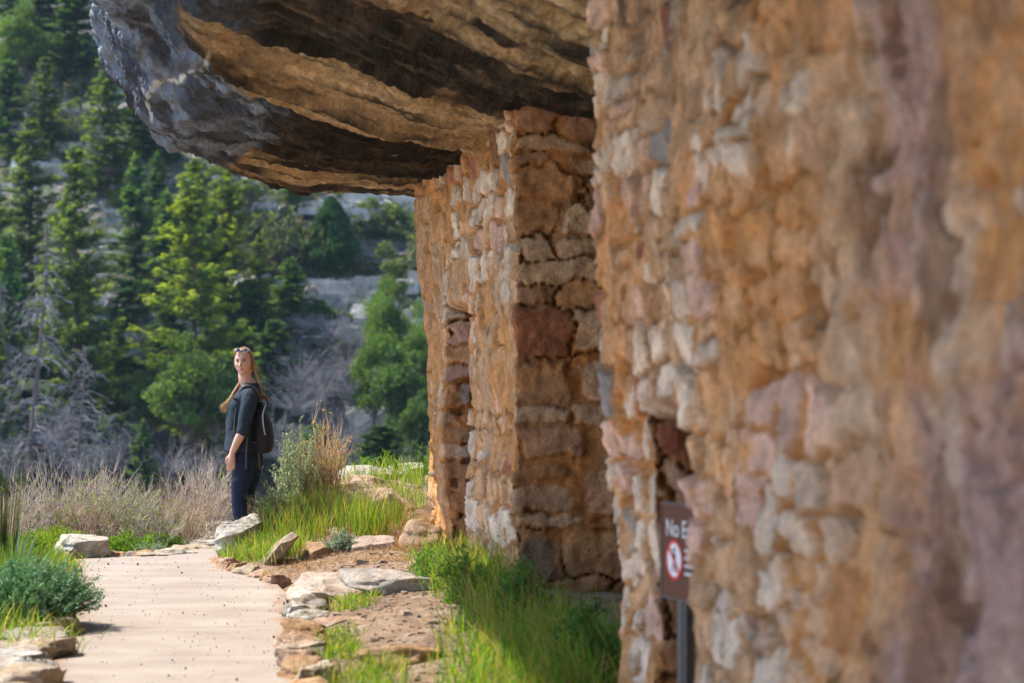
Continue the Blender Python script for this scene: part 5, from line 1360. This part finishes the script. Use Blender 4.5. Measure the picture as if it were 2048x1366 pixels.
# head with modelled face
nth, nph = 72, 96
th = np.linspace(0, math.pi, nth)[:, None]; ph = (np.arange(nph) * 2 * math.pi / nph)[None]
dx_ = np.sin(th) * np.sin(ph); df = np.sin(th) * np.cos(ph); dz = np.cos(th) * np.ones_like(ph)     # right, forward, up
rr_, ff, zz = dx_ * .075, df * .096, dz * .115
low = np.clip(-dz, 0, 1)
rr_ = rr_ * (1 - .27 * low ** 1.6); ff = ff * (1 - .10 * low) + .020 * low ** 1.5
ff = np.where(df > 0, ff * (1 - 0.07 * (1 - np.abs(dz))), ff)
def gb(r0, u0, sr, su, mask=True): return np.exp(-((rr_ - r0) / sr) ** 2 - ((zz - u0) / su) ** 2) * (df > 0)
add = 0.024 * gb(0, -.028, .011, .016) + .010 * gb(0, -.008, .008, .022) - .011 * gb(.031, .006, .016, .011) - .011 * gb(-.031, .006, .016, .011) + .004 * gb(0, .024, .04, .009) \
    + .007 * gb(0, -.062, .018, .009) + .011 * gb(0, -.097, .02, .014) - .003 * gb(0, -.078, .016, .006) + .006 * gb(.040, -.022, .018, .018) + .006 * gb(-.040, -.022, .018, .018)
ff = ff + add
Vh = HC + fd * ff[..., None] + rt * rr_[..., None] + upv * zz[..., None]
bb.add(Vh, grid_faces(nth, nph, True))
for sg in (-1, 1):                              # ears
    sphere(bb, hp(-.006, sg * .073, -.010), (.010, .018, .030), M=np.stack([rt, fd, upv], 1))
# neck, torso core
limb(bb, [hp(-.02, 0, -.055), np.array(wl(490, 757, 0)), np.array(wl(497, 772, 0.01)), np.array(wl(498, 800, 0.01))], [.056, .054, .066, .08], 18)
loft(bb, [(1.37, -.01, .062, .0, .10), (1.32, -.01, .078, .0, .13), (1.2, -.03, .09, 0, .13), (1.0, -.06, .085, 0, .12), (.86, -.05, .085, 0, .125), (.78, -.045, .085, 0, .13)])
# legs and feet
for sg, xo in ((-1, 0.0), (1, .045)):
    y = .085 * sg
    limb(bb, [(-.045 + xo, y, .84), (-.05 + xo, y, .68), (-.075 + xo, y, .48), (-.072 + xo, y, .34), (-.065 + xo, y, .09)], [.085, .075, .052, .048, .034], 18)
    limb(bb, [(-.045 + xo, y, .05), (-.12 + xo, y * 1.05, .035), (-.20 + xo, y * 1.1, .025)], [.036, .036, .028], 14)
# camera-side arm hanging, other arm hidden behind the body
sh = np.array(wl(503, 792, -.17)); el = np.array(wl(493, 855, -.215)); wr = np.array(wl(470, 904, -.205))
limb(bb, [sh, (sh + el) / 2 + np.array((.004, -.01, 0)), el, el * .55 + wr * .45, wr], [.032, .040, .036, .036, .024], 16)
sh2 = np.array(wl(500, 792, .17)); el2 = np.array(wl(500, 860, .20)); wr2 = np.array(wl(486, 915, .19))
limb(bb, [sh2, (sh2 + el2) / 2, el2, el2 * .55 + wr2 * .45, wr2], [.032, .040, .036, .034, .024], 16)
def hand(wrist, dn, bk, pm):
    """dn: direction of fingers, bk: outward back of the hand, pm: thumb side"""
    wrist = np.asarray(wrist, float)
    limb(bb, [wrist, wrist + dn * .035, wrist + dn * .075], [.023, .031, .030], 16, flat=None)
    for k, (o_, ln) in enumerate(((.028, .066), (.010, .074), (-.008, .070), (-.025, .056))):
        p0 = wrist + dn * .078 + pm * o_
        curl = -bk
        limb(bb, [p0, p0 + dn * ln * .45 + curl * .004, p0 + dn * ln * .78 + curl * .014, p0 + dn * ln * .98 + curl * .026], [.0098, .0092, .0085, .0070], 9, 3)
    p0 = wrist + dn * .028 + pm * .024
    limb(bb, [p0, p0 + dn * .028 + pm * .016, p0 + dn * .055 + pm * .018 - bk * .006], [.0125, .0115, .0085], 9, 3)
dn = unit(np.array((-.09, 0.0, -1.0))); bk = unit(np.array((.15, -1, 0))); pm = unit(np.cross(dn, bk)); pm = pm if pm[0] < 0 else -pm
hand(wr, dn, bk, pm); hand(wr2, dn, -bk, pm)
person = link("person", bb.mesh("person", M_skin), loc=woman_loc)
remesh(person, .0048, 3)
tag(person, "woman standing side-on by the mound in dark top and jeans, looking back at the camera", "person")

# shirt: loose dark top with three-quarter sleeve
bs = B()
loft(bs, [(1.388, .010, .062, .02, .085), (1.352, .002, .088, .01, .150), (1.30, -.012, .104, 0, .178), (1.25, -.035, .120, 0, .170), (1.20, -.052, .134, 0, .163), (1.13, -.062, .130, 0, .155), (1.05, -.072, .125, 0, .150), (.97, -.075, .124, 0, .155), (.90, -.070, .134, 0, .172), (.845, -.064, .142, 0, .186), (.825, -.062, .142, 0, .188)], power=2.2)
limb(bs, [sh + np.array((-.005, .03, .012)), sh + np.array((0, -.005, -.06)), (sh + el) / 2, el + np.array((.002, 0, .015)), el * .82 + wr * .18], [.060, .066, .060, .053, .046], 18)
limb(bs, [sh2 + np.array((-.005, -.03, .012)), sh2 + np.array((0, .005, -.06)), (sh2 + el2) / 2, el2, el2 * .82 + wr2 * .18], [.060, .064, .058, .052, .046], 18)
for t in (0.02, .22, .42):                      # rucked sleeve folds at the elbow
    c = el * (1 - t * .3) + wr * t * .3
    limb(bs, [c + np.array((-.030, -.01, .012)), c + np.array((0, -.03, .0)), c + np.array((.030, -.01, .004))], [.017, .022, .017], 8, 3)
shirt = link("shirt", bs.mesh("shirt", M_shirt), parent=person)
remesh(shirt, .008, 4)
d = shirt.modifiers.new("folds", 'DISPLACE'); tx = bpy.data.textures.new("folds", 'CLOUDS'); tx.noise_scale = .07; d.texture = tx; d.strength = .014; d.mid_level = .5
# jeans
bj = B()
loft(bj, [(.875, -.068, .118, 0, .160), (.82, -.055, .132, 0, .172), (.76, -.045, .130, 0, .172), (.70, -.045, .110, 0, .165)])
for sg, xo in ((-1, 0.0), (1, .045)):
    y = .088 * sg
    limb(bj, [(-.045 + xo, y, .78), (-.052 + xo, y, .66), (-.078 + xo, y, .48), (-.076 + xo, y, .34), (-.068 + xo, y, .13)], [.102, .092, .067, .060, .048], 20)
jeans = link("jeans", bj.mesh("jeans", M_jeans), parent=person); remesh(jeans, .009, 4)
d = jeans.modifiers.new("folds", 'DISPLACE'); tx2 = bpy.data.textures.new("creases", 'CLOUDS'); tx2.noise_scale = .05; d.texture = tx2; d.strength = .01
for sg, xo in ((-1, 0.0), (1, .045)):
    bo = B(); y = .09 * sg
    limb(bo, [(-.03 + xo, y, .045), (-.10 + xo, y * 1.05, .05), (-.19 + xo, y * 1.1, .035)], [.046, .045, .036], 14)
    box(bo, (-.11 + xo, y * 1.05, .010), (.25, .085, .02))
    remesh(link("shoe", bo.mesh("shoe", M_shoe), parent=person), .007, 3)
# face details
for sg in (-1, 1):
    b1 = B(); sphere(b1, hp(.078, sg * .029, .006), (.0145, .0085, .0075), M=np.stack([rt, fd, upv], 1)); link("eye", b1.mesh("eye", M_white), parent=person)
    b1 = B(); sphere(b1, hp(.0845, sg * .029 - .002, .006), (.0070, .0045, .0070), M=np.stack([rt, fd, upv], 1)); link("pupil", b1.mesh("pupil", M_dark), parent=person)
    b1 = B(); limb(b1, [hp(.0835, sg * .018, .0115), hp(.0865, sg * .029, .0135), hp(.078, sg * .042, .010)], [.0024, .0034, .0022], 6, 4); link("eyelashes", b1.mesh("eyelashes", M_brow), parent=person)
    b1 = B(); limb(b1, [hp(.089, sg * .015, .022), hp(.088, sg * .029, .0265), hp(.078, sg * .045, .022)], [.0030, .0036, .0020], 6, 4); link("eyebrow", b1.mesh("eyebrow", M_brow), parent=person)
b1 = B(); limb(b1, [hp(.078, -.024, -.0555), hp(.091, -.010, -.060), hp(.0935, 0, -.0605), hp(.091, .010, -.060), hp(.078, .024, -.0555)], [.0018, .0042, .0048, .0042, .0018], 8, 4)
link("mouth", b1.mesh("mouth", M_lip), parent=person)
# hair: cap, ponytail, blown front strands
bh = B()
th = np.linspace(0, math.pi, 40)[:, None]; ph = (np.arange(64) * 2 * math.pi / 64)[None]
dxh = np.sin(th) * np.sin(ph); dfh = np.sin(th) * np.cos(ph); dzh = np.cos(th) * np.ones_like(ph)
# shrink under the skin where the face is
face = sstep(.30, .52, dfh) * sstep(.82, .58, dzh) 
lown = sstep(-.30, -.75, dzh)
sc_ = 1.075 - .20 * np.clip(face + lown, 0, 1) + .012 * np.sin(ph * 26)
Vc = HC + fd * (dfh * .097 * sc_ - .004)[..., None] + rt * (dxh * .077 * sc_)[..., None] + upv * (dzh * .116 * sc_ + .002)[..., None]
bh.add(Vc, grid_faces(40, 64, True))
hair = link("hair", bh.mesh("hair", M_hair), parent=person)
r = np.random.default_rng(3)
def strands(pts, n, spread, rad, spread_end=1.0):
    pts = np.asarray(pts, float); k = len(pts); s = np.linspace(0, 1, k)
    off = r.normal(size=(n, 1, 3)) * spread
    P_ = pts[None] + off * (0.35 + spread_end * s)[None, :, None] + np.cumsum(r.normal(size=(n, k, 3)), 1) * spread * .16
    t = np.linspace(0, k - 1, (k - 1) * 3 + 1); i = np.clip(t.astype(int), 0, k - 2); f = (t - i)[None, :, None]
    Q_ = P_[:, i] * (1 - f) + P_[:, i + 1] * f
    for _ in range(2): Q_[:, 1:-1] = (Q_[:, :-2] + 2 * Q_[:, 1:-1] + Q_[:, 2:]) / 4
    tt = np.linspace(0, 1, Q_.shape[1])
    return tubes(Q_, rad * (1.15 - .8 * tt)[None] * np.ones((n, 1)), 4)
V, Fc = strands([wl(500, 726, .05), wl(506, 734, .04), wl(511, 748, .02), wl(519, 762, 0), wl(520, 778, -.02), wl(523, 792, -.03), wl(536, 800, -.02)], 80, .0055, .0022)
link("ponytail", B().add(V, Fc).mesh("ponytail", M_hairtip), parent=hair)
V, Fc = strands([wl(484, 757, .06), wl(478, 765, .04), wl(472, 777, .0), wl(466, 790, -.03), wl(458, 803, -.04), wl(446, 812, -.05)], 60, .006, .0022, 1.7)
V2, F2 = strands([wl(483, 763, .05), wl(476, 775, .02), wl(468, 790, -.02), wl(460, 806, -.04), wl(450, 822, -.05)], 34, .007, .0022, 1.7)
link("loose_strands", B().add(V, Fc).add(V2, F2).mesh("loose_strands", M_hairtip), parent=hair)
V, Fc = strands([wl(502, 722, -.02), wl(508, 730, -.03), wl(513, 735, -.03), wl(517, 742, -.02)], 26, .010, .0011, 1.6)
link("flyaway_hair", B().add(V, Fc).mesh("flyaway_hair", M_hairtip), parent=hair)
# sunglasses pushed up on the hair
gl = link("sunglasses", None, loc=woman_loc)
for sg in (-1, 1):
    b1 = B(); sphere(b1, hp(.068, sg * .033, .094), (.027, .009, .019), M=np.stack([rt, unit(fd * .8 + upv * .6), unit(upv * .8 - fd * .6)], 1))
    ln = link("lens", b1.mesh("lens", M_lens), parent=gl)
    a = np.linspace(0, 2 * math.pi, 25)
    c = hp(.071, sg * .033, .095); ux = rt; uy = unit(upv * .8 - fd * .6); nn = unit(fd * .8 + upv * .6)
    ring = c + ux * (np.cos(a) * .029)[:, None] + uy * (np.sin(a) * .021)[:, None] + nn * .002
    V, Fc = tubes(ring[None], np.full((1, 25), .0030), 6); link("rim", B().add(V, Fc).mesh("rim", M_frame), parent=gl)
    b1 = B(); limb(b1, [hp(.066, sg * .061, .096), hp(.03, sg * .078, .070), hp(-.02, sg * .084, .030)], [.0030, .0030, .0025], 6, 4); link("temple_arm", b1.mesh("temple_arm", M_frame), parent=gl)
b1 = B(); limb(b1, [hp(.078, -.009, .098), hp(.084, 0, .099), hp(.078, .009, .098)], [.003, .003, .003], 6, 3); link("bridge", b1.mesh("bridge", M_frame), parent=gl)
tag(gl, "sunglasses pushed up on the woman's hair", "sunglasses")
# backpack
bpk = link("backpack", None, loc=woman_loc)
b1 = B()
loft(b1, [(.81, .105, .055, 0, .115), (.84, .112, .074, 0, .13), (.92, .120, .078, 0, .135), (1.02, .112, .072, 0, .135), (1.12, .096, .060, 0, .125), (1.20, .082, .046, 0, .105), (1.235, .076, .028, 0, .07)], power=2.8)
remesh(link("pack_body", b1.mesh("pack_body", M_pack), parent=bpk), .007, 4)
b1 = B()
loft(b1, [(.955, .134, .058, 0, .105), (1.02, .132, .060, 0, .112), (1.09, .116, .055, 0, .11), (1.15, .098, .044, 0, .095), (1.19, .09, .027, 0, .07)], power=2.6)
Vv = b1.V[0]; Vv[:, 1] -= .035; b1.V[0] = Vv
remesh(link("front_pocket", b1.mesh("front_pocket", M_packg), parent=bpk), .007, 4)
b1 = B(); limb(b1, [wl(535, 808, -.135), wl(530, 825, -.150), wl(530, 845, -.155), wl(534, 868, -.150)], [.005, .007, .007, .005], 8, 5); link("piping", b1.mesh("piping", M_pipe), parent=bpk)
b1 = B(); limb(b1, [wl(524, 800, -.06), wl(527, 793, -.05), wl(534, 797, -.04), wl(537, 806, -.04)], [.008, .009, .009, .008], 8, 5); link("grab_handle", b1.mesh("grab_handle", M_strap), parent=bpk)
def ribbon(name, pts, w, yw=(0, 0, 0)):
    b1 = B(); limb(b1, pts, [w] * len(pts), 10, 5, flat=(1, 1, 1)); return link(name, b1.mesh(name, M_strap), parent=bpk)
ribbon("shoulder_strap", [wl(476, 797, -.135), wl(476, 818, -.150), wl(474, 840, -.150), wl(473, 868, -.145)], .007)
ribbon("shoulder_strap", [wl(524, 800, -.09), wl(515, 778, -.12), wl(500, 771, -.125), wl(486, 778, -.125), wl(477, 797, -.135)], .010)
ribbon("webbing", [wl(500, 872, -.19), wl(498, 900, -.195), wl(497, 935, -.185)], .008)
ribbon("webbing", [wl(520, 880, -.12), wl(521, 910, -.11), wl(522, 935, -.10)], .007)
b1 = B(); limb(b1, [wl(470, 794, -.15), wl(474, 798, -.16), wl(479, 799, -.155)], [.008, .011, .008], 8, 4); limb(b1, [wl(512, 882, -.15), wl(517, 885, -.15)], [.012, .012], 8, 3)
link("buckle", b1.mesh("buckle", M_dark), parent=bpk)
tag(bpk, "dark brown and grey backpack with pale piping worn by the woman", "backpack")

# ------------------------------------------------------------------ sign in the doorway
M_sb = mat_plain("sign_brown", (0.115, 0.034, 0.014), rough=.5, nvar=.08)
M_sw = mat_plain("sign_white", (0.8, 0.8, 0.8), rough=.5, nvar=.02)
M_sr = mat_plain("sign_red", (0.72, 0.03, 0.03), rough=.5, nvar=.02)
M_sk = mat_plain("sign_black", (0.02, 0.02, 0.03), rough=.5, nvar=.02)
M_post = mat_plain("post_metal", (0.10, 0.09, 0.085), rough=.55, spec=.5, nvar=.2)
sx, sD = gx(1323, 9.55), 9.55
tdir = unit(np.array((.34, -.94, 0)))
ang = math.atan2(tdir[1], tdir[0])
sg_ = link("sign", None, loc=(sx, sD, 0), rot=(0, 0, ang))
# local: x along the plate (left to right as read), z up, front = -y
zt, zbm = zb(1008, 9.5), zb(1192, 9.5)
W_S = .44; Hs = zt - zbm
b1 = B(); box(b1, (W_S / 2, 0.004, (zt + zbm) / 2), (W_S, .006, Hs)); link("plate", b1.mesh("plate", M_sb, False), parent=sg_)
b1 = B(); box(b1, (-.004, .006, (zt + zbm) / 2 - .01), (.008, .016, Hs + .02)); box(b1, (W_S / 2, .006, zt + .004), (W_S + .016, .016, .008)); box(b1, (W_S / 2, .006, zbm - .004), (W_S + .016, .016, .008)); box(b1, (W_S + .004, .006, (zt + zbm) / 2), (.008, .016, Hs)); link("frame", b1.mesh("frame", M_post, False), parent=sg_)
b1 = B(); box(b1, (.17, .028, zbm / 2 - .02), (.085, .035, zbm + .12)); box(b1, (.17, .009, zbm / 2 - .02), (.030, .006, zbm + .10)); link("post", b1.mesh("post", M_post, False), parent=sg_)
def disc(b, cx, cz, r0, r1, y, n=40):
    a = np.arange(n) * 2 * math.pi / n
    V = np.concatenate([np.stack([cx + np.cos(a) * r0, 0 * a + y, cz + np.sin(a) * r0], -1), np.stack([cx + np.cos(a) * r1, 0 * a + y, cz + np.sin(a) * r1], -1)])
    f = np.stack([np.arange(n), n + np.arange(n), n + (np.arange(n) + 1) % n, (np.arange(n) + 1) % n], -1)
    b.add(V, f)
cz = zb(1117, 9.5); cx = .075; rad = .078
cx = .127
b1 = B(); disc(b1, cx, cz, .0005, rad - .010, -.0012); link("disc", b1.mesh("disc", M_sw, False), parent=sg_)
b1 = B(); disc(b1, cx, cz, rad - .012, rad, -.0022)
q_ = rad - .008; b1.add(np.array([(cx - q_ * .707 - .005, -.0040, cz + q_ * .707 - .005), (cx - q_ * .707 + .005, -.0040, cz + q_ * .707 + .005), (cx + q_ * .707 + .005, -.0040, cz - q_ * .707 + .005), (cx + q_ * .707 - .005, -.0040, cz - q_ * .707 - .005)]), np.array([(0, 1, 2, 3)]))
link("prohibition_ring", b1.mesh("prohibition_ring", M_sr, False), parent=sg_)
b1 = B()                                                            # walking figure
def bar2(p, q, w):
    p = np.array((cx + p[0], -.0030, cz + p[1])); q = np.array((cx + q[0], -.0030, cz + q[1])); d = unit(q - p); n_ = np.array((-d[2], 0, d[0])) * w / 2
    b1.add(np.array([p - n_, q - n_, q + n_, p + n_]), np.array([(0, 1, 2, 3)]))
disc(b1, cx + .004, cz + .040, .0003, .009, -.0030, 16)
bar2((0, .028), (-.002, -.004), .018); bar2((-.002, -.004), (-.018, -.045), .009); bar2((0, -.004), (.012, -.024), .009); bar2((.012, -.024), (.010, -.046), .008); bar2((.004, .024), (.020, .006), .006); bar2((-.004, .024), (-.018, .004), .006)
link("walker_symbol", b1.mesh("walker_symbol", M_sk, False), parent=sg_)
b1 = B()                                                            # rows too small to read in the photograph
for k in range(4):
    zz_ = cz + .045 - k * .030
    xx_ = .225
    for wd in (.022, .030, .016, .026, .02, .024):
        if xx_ + wd < .42: box(b1, (xx_ + wd / 2, -.0006, zz_), (wd, .0012, .010)); xx_ += wd + .006
link("fine_print", b1.mesh("fine_print", M_sw, False), parent=sg_)
fc = bpy.data.curves.new("lettering", 'FONT'); fc.body = "No Entry"; fc.size = .095; fc.extrude = .0006; fc.align_x = 'LEFT'
fo = bpy.data.objects.new("lettering", fc); scene.collection.objects.link(fo)
bpy.context.view_layer.update()
lme = bpy.data.meshes.new_from_object(fo.evaluated_get(bpy.context.evaluated_depsgraph_get()))
bpy.data.objects.remove(fo)
lme.materials.clear(); lme.materials.append(M_sw)
link("lettering", lme, parent=sg_, loc=(.045, -.0014, zb(1070, 9.5)), rot=(R(90), 0, 0))
tag(sg_, "brown metal no entry sign on a post in the low doorway", "sign")
